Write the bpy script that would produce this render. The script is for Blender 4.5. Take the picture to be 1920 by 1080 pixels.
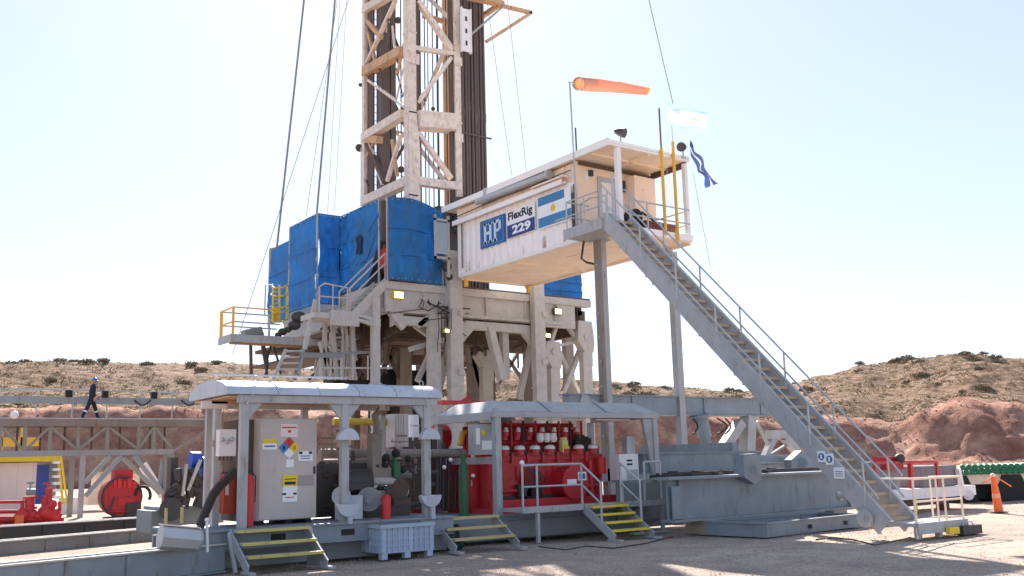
import bpy, math, random
from mathutils import Vector, Matrix, noise
random.seed(7)
for o in list(bpy.data.objects): bpy.data.objects.remove(o)
S = bpy.context.scene
COL = S.collection
V = Vector
# ------------------------------------------------------------------ camera
F = 1830.0; PITCH = math.atan(325/F); ROLL = 0.025; A = math.radians(54); EYE = V((0, 0, 1.9))
_R = V((math.sin(A), -math.cos(A), 0)); _F = V((math.cos(A), math.sin(A), 0)); _U = V((0, 0, 1))
FW = _F*math.cos(PITCH) + _U*math.sin(PITCH)
_up = _U*math.cos(PITCH) - _F*math.sin(PITCH)
RT = _R*math.cos(ROLL) - _up*math.sin(ROLL); UP = _up*math.cos(ROLL) + _R*math.sin(ROLL)
cd = bpy.data.cameras.new('camera'); cam = bpy.data.objects.new('camera', cd); COL.objects.link(cam)
m = Matrix((RT, UP, -FW)).transposed().to_4x4(); m.translation = EYE; cam.matrix_world = m
cd.sensor_width = 36; cd.lens = F/1920*36; cd.clip_start = 0.1; cd.clip_end = 8000
S.camera = cam
S.render.resolution_x = 1024; S.render.resolution_y = 576
def at(x, y, X=None, Y=None, Z=None):
    d = FW + RT*((x-960)/F) + UP*((540-y)/F)
    if X is not None: t = X/d.x
    elif Y is not None: t = Y/d.y
    else: t = (Z-EYE.z)/d.z
    return EYE + d*t
# ------------------------------------------------------------------ sky, sun, exposure
SUN_EL = math.radians(37); SUN_AZ = math.radians(28)
w = bpy.data.worlds.new('World'); S.world = w; w.use_nodes = True
nt = w.node_tree; bg = nt.nodes['Background']
sky = nt.nodes.new('ShaderNodeTexSky'); sky.sky_type = 'NISHITA'; sky.sun_disc = False
sky.sun_elevation = SUN_EL; sky.sun_rotation = SUN_AZ; sky.altitude = 300; sky.air_density = 0.7; sky.dust_density = 0.25; sky.ozone_density = 1.5
hs = nt.nodes.new('ShaderNodeHueSaturation'); hs.inputs['Saturation'].default_value = 1.15; hs.inputs['Hue'].default_value = .511; nt.links.new(sky.outputs[0], hs.inputs['Color']); gm = nt.nodes.new('ShaderNodeGamma'); gm.inputs[1].default_value = .42; nt.links.new(hs.outputs[0], gm.inputs[0]); nt.links.new(gm.outputs[0], bg.inputs[0]); bg.inputs[1].default_value = 0.1
sd = bpy.data.lights.new('sun', 'SUN'); sd.energy = 2.2; sd.angle = math.radians(0.5); sd.color = (1, .95, .87)
so = bpy.data.objects.new('sun', sd); COL.objects.link(so)
sdir = V((math.sin(SUN_AZ)*math.cos(SUN_EL), math.cos(SUN_AZ)*math.cos(SUN_EL), math.sin(SUN_EL)))
so.rotation_euler = sdir.to_track_quat('Z', 'Y').to_euler(); so.location = (0, 0, 60)
S.view_settings.view_transform = 'Standard'; S.view_settings.look = 'None'; S.view_settings.gamma = 1
S.view_settings.exposure = 2.6
try:
    S.cycles.max_bounces = 6; S.cycles.diffuse_bounces = 4
except Exception: pass
# ------------------------------------------------------------------ materials
MATS = {}
def paint(name, col, rough=.55, metal=0., rust=.25, rcol=(.16, .075, .04), dirt=.25, trans=0., sc=1.0, streak=.25, bump=.15, spec=.4):
    if name in MATS: return MATS[name]
    m = bpy.data.materials.new(name); m.use_nodes = True; t = m.node_tree; N = t.nodes; L = t.links
    b = N['Principled BSDF']; b.inputs['Roughness'].default_value = rough; b.inputs['Metallic'].default_value = metal
    b.inputs['Specular IOR Level'].default_value = spec
    tc = N.new('ShaderNodeTexCoord')
    mp = N.new('ShaderNodeMapping'); mp.inputs['Scale'].default_value = (1, 1, streak); L.new(tc.outputs['Object'], mp.inputs[0])
    n1 = N.new('ShaderNodeTexNoise'); n1.inputs['Scale'].default_value = 5*sc; n1.inputs['Detail'].default_value = 7; n1.inputs['Roughness'].default_value = .65
    L.new(mp.outputs[0], n1.inputs['Vector'])
    n2 = N.new('ShaderNodeTexNoise'); n2.inputs['Scale'].default_value = 1.3*sc; n2.inputs['Detail'].default_value = 5
    L.new(tc.outputs['Object'], n2.inputs['Vector'])
    r1 = N.new('ShaderNodeMapRange'); r1.inputs['From Min'].default_value = .56; r1.inputs['From Max'].default_value = .70; r1.inputs['To Max'].default_value = rust*2
    L.new(n1.outputs['Fac'], r1.inputs['Value'])
    r2 = N.new('ShaderNodeMapRange'); r2.inputs['From Min'].default_value = .35; r2.inputs['From Max'].default_value = .7; r2.inputs['To Max'].default_value = dirt
    L.new(n2.outputs['Fac'], r2.inputs['Value'])
    mx = N.new('ShaderNodeMix'); mx.data_type = 'RGBA'; mx.inputs[6].default_value = (*col, 1)
    mx.inputs[7].default_value = (col[0]*.5+.05, col[1]*.48+.03, col[2]*.45+.02, 1); L.new(r2.outputs[0], mx.inputs[0])
    my = N.new('ShaderNodeMix'); my.data_type = 'RGBA'; L.new(mx.outputs[2], my.inputs[6]); my.inputs[7].default_value = (*rcol, 1); L.new(r1.outputs[0], my.inputs[0])
    L.new(my.outputs[2], b.inputs['Base Color'])
    rr = N.new('ShaderNodeMapRange'); rr.inputs['To Min'].default_value = max(rough-.1, .05); rr.inputs['To Max'].default_value = min(rough+.2, 1); L.new(n1.outputs['Fac'], rr.inputs['Value']); L.new(rr.outputs[0], b.inputs['Roughness'])
    if bump:
        bp = N.new('ShaderNodeBump'); bp.inputs['Strength'].default_value = bump; bp.inputs['Distance'].default_value = .02; L.new(n1.outputs['Fac'], bp.inputs['Height']); L.new(bp.outputs[0], b.inputs['Normal'])
    if trans:
        tr = N.new('ShaderNodeBsdfTranslucent'); L.new(my.outputs[2], tr.inputs[0]); ms = N.new('ShaderNodeMixShader'); ms.inputs[0].default_value = trans
        L.new(b.outputs[0], ms.inputs[1]); L.new(tr.outputs[0], ms.inputs[2]); L.new(ms.outputs[0], N['Material Output'].inputs[0])
    MATS[name] = m; return m
GREY = paint('grey_paint', (.42, .42, .43), .5, rust=.28, dirt=.4, rcol=(.2, .12, .08), sc=1.6)
GREYD = paint('dark_grey_paint', (.24, .25, .26), .55, rust=.15)
SUBS = paint('beige_grey_paint', (.50, .47, .44), .6, rust=.2, dirt=.3, sc=3.2, streak=.22)
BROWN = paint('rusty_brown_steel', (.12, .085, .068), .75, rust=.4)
CREAM = paint('cream_mast_paint', (.80, .68, .59), .55, rust=.4, rcol=(.24, .11, .07), dirt=.5, sc=3, streak=.22)
TANP = paint('tan_mast_paint', (.60, .38, .22), .6, rust=.4, dirt=.4)
WHITE = paint('white_paint', (.86, .82, .80), .5, rust=.06, dirt=.12)
WALLM = paint('cabin_white_wall', (.93, .87, .83), .5, rust=.05, dirt=.08)
UNDER = paint('orange_cream_underside', (.95, .78, .60), .7, rust=.14, rcol=(.45, .2, .08), dirt=.2, streak=1)  # yellowed cream paint with warm ground bounce put into the colour
PORCH = paint('peach_cream_paint', (.92, .72, .56), .6, rust=.15, rcol=(.45, .2, .08), dirt=.15)
RED = paint('red_paint', (.56, .025, .035), .35, rust=.3, rcol=(.1, .02, .02), dirt=.6)
REDT = paint('bright_red_paint', (.62, .03, .03), .35, rust=.03, dirt=.1)
ORNG = paint('orange_plastic', (.95, .17, .05), .5, rust=.03, dirt=.1)
SUBD = paint('dark_brown_grey_paint', (.27, .23, .20), .65, rust=.4, dirt=.5)  # darker, rustier brown grey, mostly on the deeper under-floor members
GIRD = paint('girder_blue_grey', (.25, .29, .33), .5, rust=.3, rcol=(.15, .10, .08), dirt=.45, sc=1.4)
CATG = paint('catwalk_grey_brown', (.30, .29, .26), .6, rust=.3, dirt=.4)
YEL = paint('yellow_paint', (.80, .60, .03), .5, rust=.12, dirt=.2)
YELO = paint('orange_yellow_paint', (.85, .48, .06), .5, rust=.12, dirt=.2)
DARK = paint('dark_machinery', (.055, .05, .048), .55, rust=.2, dirt=.2)
BLACK = paint('black_rubber', (.02, .02, .02), .7, rust=.05, rcol=(.1, .08, .06))
PIPE = paint('drill_pipe_steel', (.13, .10, .09), .45, rust=.5, rcol=(.2, .12, .09))
GALV = paint('galvanised_steel', (.50, .51, .52), .45, metal=.35, rust=.1)
GREEN = paint('green_paint', (.03, .13, .06), .45, rust=.1)
GREENP = paint('green_pipe_paint', (.015, .17, .08), .45, rust=.1)
BLUE = paint('blue_paint', (.02, .08, .45), .45, rust=.05)
BLUEH = paint('hydraulic_blue_paint', (.05, .08, .33), .5, rust=.05)
TARP = paint('blue_tarp', (.03, .26, .62), .6, rust=.22, rcol=(.02, .06, .2), dirt=.65, trans=.35, streak=.6, sc=.6)
CAB = paint('greige_cabinet', (.56, .49, .45), .5, rust=.08, dirt=.25)
ROOFM = paint('pale_roof_metal', (.50, .53, .60), .45, rust=.15, dirt=.4)
CRATE = paint('pale_blue_plastic', (.42, .49, .60), .5, rust=.05, dirt=.25)
TREAD = paint('worn_grating', (.42, .33, .22), .6, rust=.3)
FLAGW = paint('thin_white_cloth', (.58, .57, .54), .8, rust=0, dirt=.05, trans=.4)
FLAGB = paint('pale_blue_cloth', (.30, .48, .66), .8, rust=0, dirt=.05, trans=.5)
FLAGC = paint('cream_cloth', (.85, .78, .60), .8, rust=0, dirt=.05, trans=.4)
FLAGN = paint('navy_cloth', (.06, .1, .28), .8, rust=0, dirt=.1, trans=.3)
SOCK = paint('orange_windsock_cloth', (1.0, .68, .54), .8, rust=0, dirt=.08, trans=.7)
SOCKI = paint('lit_lining_cloth', (.95, .88, .62), .8, rust=0, dirt=.05, trans=.6)  # pale cream stands for sunlight inside the windsock mouth
SIGNB = paint('sign_blue', (.025, .12, .36), .5, rust=.02, dirt=.15)
SIGNN = paint('sign_navy', (.03, .045, .22), .5, rust=.02, dirt=.1)
SIGNW = paint('sign_white', (.85, .85, .85), .5, rust=.02, dirt=.1)
SIGNL = paint('flag_light_blue', (.05, .22, .46), .5, rust=.02, dirt=.2)
SUNY = paint('sun_emblem_yellow', (.90, .5, .05), .5, rust=0, dirt=.05)
TANK = paint('pale_pink_panel', (.80, .68, .66), .6, rust=.05, dirt=.12)
GLASS = paint('window_glass', (.35, .45, .5), .08, rust=0, dirt=.1, bump=0, spec=.9)
SKIN = paint('skin', (.45, .26, .18), .6, rust=0, dirt=.05)
NAVY = paint('navy_coverall', (.02, .025, .05), .8, rust=0, dirt=.1)
HELM = paint('blue_helmet', (.06, .18, .45), .3, rust=0, dirt=.05)
INK = paint('sign_ink', (.03, .03, .05), .6, rust=0, dirt=0)
LEATH = paint('brown_case', (.22, .07, .06), .6, rust=.1)
def lampmat(name, col, e):
    m = bpy.data.materials.new(name); m.use_nodes = True; b = m.node_tree.nodes['Principled BSDF']
    b.inputs['Base Color'].default_value = (*col, 1); b.inputs['Emission Color'].default_value = (*col, 1); b.inputs['Emission Strength'].default_value = e
    MATS[name] = m; return m
LAMP = lampmat('lit_lamp_glass', (1, .93, .45), .55)
# ------------------------------------------------------------------ mesh builder
class MB:
    def __init__(s): s.v = []; s.f = []; s.cut = []
    def add(s, vs, fs):
        s.cut.append((len(s.v), len(s.f))); n = len(s.v); s.v += [V(a) for a in vs]; s.f += [tuple(i+n for i in f) for f in fs]; return s
    def box(s, x0, y0, z0, x1, y1, z1):
        if x0 > x1: x0, x1 = x1, x0
        if y0 > y1: y0, y1 = y1, y0
        if z0 > z1: z0, z1 = z1, z0
        return s.add([(x0,y0,z0),(x1,y0,z0),(x1,y1,z0),(x0,y1,z0),(x0,y0,z1),(x1,y0,z1),(x1,y1,z1),(x0,y1,z1)],
                     [(0,3,2,1),(4,5,6,7),(0,1,5,4),(1,2,6,5),(2,3,7,6),(3,0,4,7)])
    def frame(s, p, q, up=(0,0,1)):
        d = (V(q)-V(p)).normalized(); u = V(up)
        if abs(d.dot(u)) > .98: u = V((0,1,0))
        a = d.cross(u).normalized(); b = a.cross(d).normalized(); return d, a, b
    def bar(s, p, q, w, h=None, up=(0,0,1)):          # w sideways, h along up
        h = h or w; p = V(p); q = V(q); d, a, b = s.frame(p, q, up)
        vs = [c + a*(i*w/2) + b*(j*h/2) for c in (p, q) for i, j in ((-1,-1),(1,-1),(1,1),(-1,1))]
        return s.add(vs, [(3,2,1,0),(4,5,6,7),(0,1,5,4),(1,2,6,5),(2,3,7,6),(3,0,4,7)])
    def ibeam(s, p, q, w, h, t=.03, up=(0,0,1)):
        p = V(p); q = V(q); d, a, b = s.frame(p, q, up)
        s.bar(p+b*(h/2-t/2), q+b*(h/2-t/2), w, t, up); s.bar(p-b*(h/2-t/2), q-b*(h/2-t/2), w, t, up)
        s.bar(p, q, t, h-2*t, up)
        n = max(1, int((q-p).length/1.2))
        for i in range(1, n):
            c = p+(q-p)*i/n
            for k in (-1, 1): s.bar(c+a*k*(w/4+t/4)-b*(h/2-t), c+a*k*(w/4+t/4)+b*(h/2-t), w/2-t, .012, up=tuple(d))
        return s
    def tube(s, pts, r, n=10, cap=True):
        pts = [V(p) for p in pts]; k = len(pts); rs = r if isinstance(r, (list, tuple)) else [r]*k
        s.cut.append((len(s.v), len(s.f))); base = len(s.v); prev = None
        for i, p in enumerate(pts):
            d = (pts[min(i+1, k-1)]-pts[max(i-1, 0)])
            d = d.normalized() if d.length > 1e-9 else V((0,0,1))
            if prev is None:
                u = V((0,0,1)) if abs(d.z) < .9 else V((0,1,0)); a = d.cross(u).normalized()
            else:
                a = (prev - d*prev.dot(d)); a = a.normalized() if a.length > 1e-6 else d.orthogonal().normalized()
            prev = a; b = d.cross(a)
            for j in range(n):
                t = 2*math.pi*j/n; s.v.append(p + (a*math.cos(t)+b*math.sin(t))*rs[i])
        for i in range(k-1):
            for j in range(n):
                j2 = (j+1) % n; s.f.append((base+i*n+j, base+i*n+j2, base+(i+1)*n+j2, base+(i+1)*n+j))
        if cap: s.f.append(tuple(base+j for j in reversed(range(n)))); s.f.append(tuple(base+(k-1)*n+j for j in range(n)))
        return s
    def prism(s, poly, vec):
        n = len(poly); vec = V(vec); vs = [V(p) for p in poly]+[V(p)+vec for p in poly]
        return s.add(vs, [tuple(range(n)), tuple(range(2*n-1, n-1, -1))]+[(i, i+n, (i+1) % n+n, (i+1) % n) for i in range(n)])
    def sphere(s, c, r, sz=1., n=10):
        c = V(c); pts = []; rs = []
        for i in range(n+1):
            t = math.pi*i/n; pts.append(c+V((0,0,-math.cos(t)*r*sz))); rs.append(max(math.sin(t)*r, .001))
        return s.tube(pts, rs, 14)
    def halfdisc(s, c, r, up=1, t=.05, depth=(0,-1,0), n=12):   # half disc in the XZ plane
        c = V(c); poly = [c+V((math.cos(math.pi*i/n)*r, 0, up*math.sin(math.pi*i/n)*r)) for i in range(n+1)]
        return s.prism(poly, V(depth)*t)
    def build(s, name, mat, parent=None, smooth=False, kind=None, label=None, cat=None, group=None):
        loc = V((0,0,0))
        if parent is not None: loc = world_loc(parent)
        elif s.v:
            xs = [v.x for v in s.v]; ys = [v.y for v in s.v]; zs = [v.z for v in s.v]
            loc = V(((min(xs)+max(xs))/2, (min(ys)+max(ys))/2, min(zs)))
            if kind == 'structure': loc = V((0,0,0))
        me = bpy.data.meshes.new(name); me.from_pydata([tuple(v-loc) for v in s.v], [], s.f)
        me.materials.append(mat); me.validate()
        import bmesh
        bm = bmesh.new(); bm.from_mesh(me); 
        if len(bm.faces) < 60000: bmesh.ops.recalc_face_normals(bm, faces=bm.faces)
        bm.to_mesh(me); bm.free()
        if smooth:
            me.shade_smooth() if hasattr(me, 'shade_smooth') else None
            try: me.set_sharp_from_angle(angle=math.radians(40))
            except Exception: pass
        o = bpy.data.objects.new(name, me); COL.objects.link(o)
        CREATED.append(o)
        if parent is not None: o.parent = parent
        else: o.location = loc
        if kind: o['kind'] = kind
        if label: o['label'] = label
        if cat: o['category'] = cat
        if group: o['group'] = group
        return o
def world_loc(o):
    l = V(o.location)
    while o.parent: o = o.parent; l = l + V(o.location)
    return l
def thing(name, label, cat, loc, group=None):
    o = bpy.data.objects.new(name, None); o.location = V(loc); o.empty_display_size = .2; COL.objects.link(o)
    o['label'] = label; o['category'] = cat
    if group: o['group'] = group
    return o
def part(name, mat, parent, fn, smooth=False, label=None):
    if isinstance(fn, MB): b = fn
    else: b = MB(); fn(b)
    if name in SPLIT and len(b.cut) > 1:
        ends = b.cut[1:]+[(len(b.v), len(b.f))]
        for (v0, f0), (v1, f1) in zip(b.cut, ends):
            c = MB(); c.v = b.v[v0:v1]; c.f = [tuple(i-v0 for i in f) for f in b.f[f0:f1]]; o = c.build(name, mat, parent, smooth, label=label)
        return o
    return b.build(name, mat, parent, smooth, label=label)
SPLIT = {'valve_cluster', 'rail_post', 'underside_hatch', 'clamp_bar', 'rust_streak', 'under_floor_pipe', 'small_pipe', 'clevis', 'panel', 'bolt_plate', 'sheave', 'wood_block', 'front_leg', 'underside_foot', 'foot', 'slot', 'label_plate', 'label_mark', 'label_band', 'clamp', 'lifting_eye', 'column', 'white_panel', 'black_valve', 'riser', 'flange',
         'valve_body', 'peg', 'gauge', 'strip_light', 'skid_leg', 'support', 'gland', 'fitting', 'support_post', 'upright', 'leg_shade_strip', 'bracket', 'plate_slot', 'cable_clamp', 'hoist_line', 'drum_label', 'bolt', 'roof_seam', 'rung',
         'cage_hoop', 'equipment', 'hanging_hose', 'valve_stack', 'sign_plate', 'wall_lamp', 'pipe_column', 'hose_loop', 'stair_step', 'handwheel', 'bolted_plate', 'knee_brace', 'side_pipe', 'coolant_pipe', 'under_beam', 'angled_brace', 'dark_mass', 'hose', 'lever', 'exhaust_pipe', 'under_floor_box', 'guide_column', 'pipe_run', 'cap_plate', 'drum_motor', 'cross_pipe', 'leg_bracket', 'lower_beam'}
CREATED = []
def dup(o, offset, label=None, group=None):
    r = o.copy(); COL.objects.link(r); r.location = V(o.location)+V(offset)
    if label: r['label'] = label
    if group: r['group'] = group
    for ch in [c for c in bpy.data.objects if c.parent == o]:
        c = ch.copy(); COL.objects.link(c); c.parent = r
        for g in [c2 for c2 in bpy.data.objects if c2.parent == ch]:
            d = g.copy(); COL.objects.link(d); d.parent = c
    return r
def text(name, s, mat, parent, p0, u, v, width, height, ext=.006, bold=.0, font_sx=None):
    """flat raised lettering: lower-left p0, along u, up v, fitted to width x height"""
    cu = bpy.data.curves.new('lettering', 'FONT'); cu.body = s; cu.size = 1; cu.extrude = 0; cu.offset = bold; cu.resolution_u = 3
    to = bpy.data.objects.new('lettering', cu); COL.objects.link(to); bpy.context.view_layer.update()
    me0 = bpy.data.meshes.new_from_object(to.evaluated_get(bpy.context.evaluated_depsgraph_get()))
    co = [V(x.co) for x in me0.vertices]; fs = [tuple(p.vertices) for p in me0.polygons]
    bpy.data.objects.remove(to); 
    x0 = min(c.x for c in co); x1 = max(c.x for c in co); y0 = min(c.y for c in co); y1 = max(c.y for c in co)
    u = V(u); v = V(v); nn = u.cross(v).normalized()
    b = MB(); b.add([V(p0)+u*((c.x-x0)/(x1-x0)*width)+v*((c.y-y0)/(y1-y0)*height)+nn*ext for c in co], fs)
    o = b.build(name, mat, parent); return o

exec_order = []
# ------------------------------------------------------------------ ground
def ground_mat():
    m = bpy.data.materials.new('gravel_ground'); m.use_nodes = True; t = m.node_tree; N = t.nodes; L = t.links; b = N['Principled BSDF']
    tc = N.new('ShaderNodeTexCoord')
    def nz(sc, d=6, r=.6):
        n = N.new('ShaderNodeTexNoise'); n.inputs['Scale'].default_value = sc; n.inputs['Detail'].default_value = d; n.inputs['Roughness'].default_value = r; L.new(tc.outputs['Object'], n.inputs['Vector']); return n
    big = nz(.12); mid = nz(1.1); fin = nz(22, 4, .8)
    c1 = N.new('ShaderNodeValToRGB'); e = c1.color_ramp.elements; e[0].position = .33; e[0].color = (.47, .39, .34, 1); e[1].position = .68; e[1].color = (.70, .60, .51, 1); L.new(big.outputs['Fac'], c1.inputs[0])
    c2 = N.new('ShaderNodeValToRGB'); e = c2.color_ramp.elements; e[0].position = .38; e[0].color = (.42, .38, .38, 1); e[1].position = .62; e[1].color = (1.1, 1.05, 1, 1); L.new(fin.outputs['Fac'], c2.inputs[0])
    c3 = N.new('ShaderNodeValToRGB'); e = c3.color_ramp.elements; e[0].position = .3; e[0].color = (.72, .68, .68, 1); e[1].position = .65; e[1].color = (1.08, 1.04, 1, 1); L.new(mid.outputs['Fac'], c3.inputs[0])
    a = N.new('ShaderNodeMix'); a.data_type = 'RGBA'; a.blend_type = 'MULTIPLY'; a.inputs[0].default_value = .9; L.new(c1.outputs[0], a.inputs[6]); L.new(c2.outputs[0], a.inputs[7])
    d = N.new('ShaderNodeMix'); d.data_type = 'RGBA'; d.blend_type = 'MULTIPLY'; d.inputs[0].default_value = .9; L.new(a.outputs[2], d.inputs[6]); L.new(c3.outputs[0], d.inputs[7])
    st = nz(.55, 3, .5); sr = N.new('ShaderNodeMapRange'); sr.inputs['From Min'].default_value = .60; sr.inputs['From Max'].default_value = .70; sr.inputs['To Max'].default_value = .45; L.new(st.outputs['Fac'], sr.inputs['Value'])
    sm = N.new('ShaderNodeMix'); sm.data_type = 'RGBA'; sm.inputs[7].default_value = (.22, .17, .15, 1); L.new(sr.outputs[0], sm.inputs[0]); L.new(d.outputs[2], sm.inputs[6]); d = sm
    L.new(d.outputs[2], b.inputs['Base Color']); b.inputs['Roughness'].default_value = .95; b.inputs['Specular IOR Level'].default_value = .15
    bp = N.new('ShaderNodeBump'); bp.inputs['Strength'].default_value = .8; bp.inputs['Distance'].default_value = .05; L.new(fin.outputs['Fac'], bp.inputs['Height'])
    b2 = N.new('ShaderNodeBump'); b2.inputs['Strength'].default_value = .6; b2.inputs['Distance'].default_value = .25; L.new(mid.outputs['Fac'], b2.inputs['Height']); L.new(bp.outputs[0], b2.inputs['Normal']); L.new(b2.outputs[0], b.inputs['Normal'])
    return m
b = MB()
gx = [-2500, -600, -120, -40]+[-10+i*1.0 for i in range(0, 56)]+[60, 90, 140, 220, 500, 3000]
gy = [-600, -60, -10]+[0+i*1.0 for i in range(0, 46)]+[60, 90, 140, 220, 500, 3000]
for y in gy:
    for x in gx:
        z = 0
        if -10 < x < 45 and 0 < y < 45: z = (noise.noise(V((x*.35, y*.35, 0)))*.05 - .03)
        b.v.append(V((x, y, z)))
nx = len(gx)
for j in range(len(gy)-1):
    for i in range(nx-1): b.f.append((j*nx+i, j*nx+i+1, (j+1)*nx+i+1, (j+1)*nx+i))
b.build('ground', ground_mat(), kind='structure', smooth=True)
# gravel
b = MB()
for i in range(5200):
    a = random.random(); x = random.uniform(300, 2000); y = 955+random.random()**1.3*190
    p = at(x, y, Z=0); r = random.uniform(.006, .02)*(1.5 if random.random() < .04 else 1)
    ang = random.random()*6.28; h = -.02+r*random.uniform(.4, .8)
    pts = [(p.x+math.cos(ang+k*1.57)*r*random.uniform(.7, 1.2), p.y+math.sin(ang+k*1.57)*r*random.uniform(.7, 1.2), -.04) for k in range(4)]
    b.add(pts+[(p.x, p.y, h)], [(0,1,4),(1,2,4),(2,3,4),(3,0,4)])
b.build('gravel_stones', paint('gravel_stone', (.50, .41, .36), .95, rust=.2, dirt=.5, sc=.3), kind='stuff', label='loose pinkish gravel scattered over the ground in front of the rig', cat='gravel')
# ------------------------------------------------------------------ hills
def hill_mat():
    m = bpy.data.materials.new('hill_soil'); m.use_nodes = True; t = m.node_tree; N = t.nodes; L = t.links; b = N['Principled BSDF']
    tc = N.new('ShaderNodeTexCoord'); at_ = N.new('ShaderNodeAttribute'); at_.attribute_name = 'zone'
    def nz(sc, d=8, r=.65, v=None):
        n = N.new('ShaderNodeTexNoise'); n.inputs['Scale'].default_value = sc; n.inputs['Detail'].default_value = d; n.inputs['Roughness'].default_value = r; L.new(tc.outputs['Object'], n.inputs['Vector']); return n
    n1 = nz(.09); n2 = nz(.6); n3 = nz(.25)
    def ramp(src, stops):
        c = N.new('ShaderNodeValToRGB'); e = c.color_ramp.elements
        while len(e) < len(stops): e.new(.5)
        for i, (p, col) in enumerate(stops): e[i].position = p; e[i].color = (*col, 1)
        L.new(src, c.inputs[0]); return c
    red = ramp(n3.outputs['Fac'], [(.34, (.34, .15, .115)), (.5, (.48, .25, .185)), (.64, (.66, .41, .29))])
    tan = ramp(n1.outputs['Fac'], [(.3, (.24, .165, .115)), (.5, (.33, .22, .155)), (.7, (.42, .28, .20))])
    scr = ramp(n2.outputs['Fac'], [(.40, (.45, .42, .33)), (.60, (1.12, 1.06, 1.03))])
    t2 = N.new('ShaderNodeMix'); t2.data_type = 'RGBA'; t2.blend_type = 'MULTIPLY'; t2.inputs[0].default_value = 1; L.new(tan.outputs[0], t2.inputs[6]); L.new(scr.outputs[0], t2.inputs[7])
    r3 = N.new('ShaderNodeMix'); r3.data_type = 'RGBA'; r3.blend_type = 'MULTIPLY'; r3.inputs[0].default_value = .35; L.new(red.outputs[0], r3.inputs[6]); L.new(scr.outputs[0], r3.inputs[7])
    ad = N.new('ShaderNodeMath'); ad.operation = 'ADD'; L.new(at_.outputs['Fac'], ad.inputs[0]); s_ = N.new('ShaderNodeMath'); s_.operation = 'MULTIPLY_ADD'; s_.inputs[1].default_value = 1.2; s_.inputs[2].default_value = -.6; L.new(n3.outputs['Fac'], s_.inputs[0]); L.new(s_.outputs[0], ad.inputs[1])
    mr = N.new('ShaderNodeMapRange'); mr.inputs['From Min'].default_value = .4; mr.inputs['From Max'].default_value = .6; L.new(ad.outputs[0], mr.inputs['Value'])
    mm = N.new('ShaderNodeMix'); mm.data_type = 'RGBA'; L.new(mr.outputs[0], mm.inputs[0]); L.new(r3.outputs[2], mm.inputs[6]); L.new(t2.outputs[2], mm.inputs[7])
    L.new(mm.outputs[2], b.inputs['Base Color']); b.inputs['Roughness'].default_value = .95; b.inputs['Specular IOR Level'].default_value = .1
    bp = N.new('ShaderNodeBump'); bp.inputs['Strength'].default_value = 1; bp.inputs['Distance'].default_value = .8; L.new(n2.outputs['Fac'], bp.inputs['Height']); n5 = nz(2.4, 6, .75); bq = N.new('ShaderNodeBump'); bq.inputs['Strength'].default_value = .8; bq.inputs['Distance'].default_value = .2; L.new(n5.outputs['Fac'], bq.inputs['Height']); L.new(bp.outputs[0], bq.inputs['Normal']); L.new(bq.outputs[0], b.inputs['Normal'])
    return m
def interp(tab, u):
    if u <= tab[0][0]: return tab[0][1]
    for (a, ya), (c, yc) in zip(tab, tab[1:]):
        if u <= c:
            t = (u-a)/(c-a); t = t*t*(3-2*t); return ya+(yc-ya)*t
    return tab[-1][1]
RIDGE = [(-900, 700), (-300, 684), (0, 678), (120, 676), (250, 680), (420, 682), (600, 690), (800, 696), (950, 694), (1060, 706), (1150, 712), (1250, 724), (1390, 732), (1480, 718), (1560, 696), (1640, 680), (1750, 666), (1830, 660), (1920, 668), (2100, 690), (2600, 700), (2900, 720)]
BERM = [(-900, 770), (0, 764), (420, 764), (700, 768), (1000, 775), (1150, 765), (1300, 775), (1500, 790), (1560, 775), (1620, 782), (1690, 800), (1750, 770), (1830, 752), (1900, 758), (1960, 772), (2100, 770), (2900, 790)]
R0T = [(-900, 120), (1000, 125), (1500, 140), (2900, 140)]
def hdir(u):
    d = FW + RT*((u-960)/F) + UP*((540-860)/F); d.z = 0; return d.normalized()
def zat(u, y, R):
    d = FW + RT*((u-960)/F) + UP*((540-y)/F); h = math.hypot(d.x, d.y); return EYE.z + d.z/h*R
def hillz(u, k, P=None):
    """k 0..1 across the slope -> (radius, z, zone)"""
    R0 = interp(R0T, u); R1 = R0+14; R2 = R1+16; R3 = R0+95; R4 = R3+120
    zb = zat(u, interp(BERM, u), R1); zr = zat(u, interp(RIDGE, u), R3)
    ks = [(0, R0-2, -.6, 0), (.14, R0+2, .4, 0), (.34, R1, zb, .15), (.42, R2, zb*1.0+.6, .75), (.5, R2+8, zb*1.03+1.5, 1), (.85, R3, zr, 1), (1, R4, zr*.6, 1)]
    for a, c in zip(ks, ks[1:]):
        if k <= c[0]+1e-9:
            t = (k-a[0])/(c[0]-a[0]); t2 = t*t*(3-2*t) if a[0] < .3 else t
            r = a[1]+(c[1]-a[1])*t; z = a[2]+(c[2]-a[2])*t2; return r, z, a[3]+(c[3]-a[3])*t
NK = 110; us = list(range(-900, 2901, 9)); b = MB(); zone = []
def hp(u, k):
    r, z, zn = hillz(u, k); d = hdir(u); p = V((d.x*r, d.y*r, 0))
    amp = min(1, max(0, (k-.05)/.12)); fade = .35 if .8 < k < .9 else 1
    n1 = noise.fractal(V((p.x*.045, p.y*.045, 1.3)), 1, 2, 4); n2 = noise.fractal(V((p.x*.22, p.y*.22, 5)), .9, 2, 4)
    gl = -abs(noise.noise(V((p.x*.09+p.y*.02, p.y*.03, 9))))*1.6
    redz = 1-zn
    z += amp*(n1*(1.6 if zn > .5 else .9)*fade + n2*(.35+.5*redz)+noise.noise(V((p.x*.8, p.y*.8, 2)))*.22 + gl*(1 if zn > .5 else .6)*fade)
    p.z = z; return p, zn
for k_ in range(NK+1):
    for u in us:
        p, zn = hp(u, k_/NK); b.v.append(p); zone.append(zn)
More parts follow.
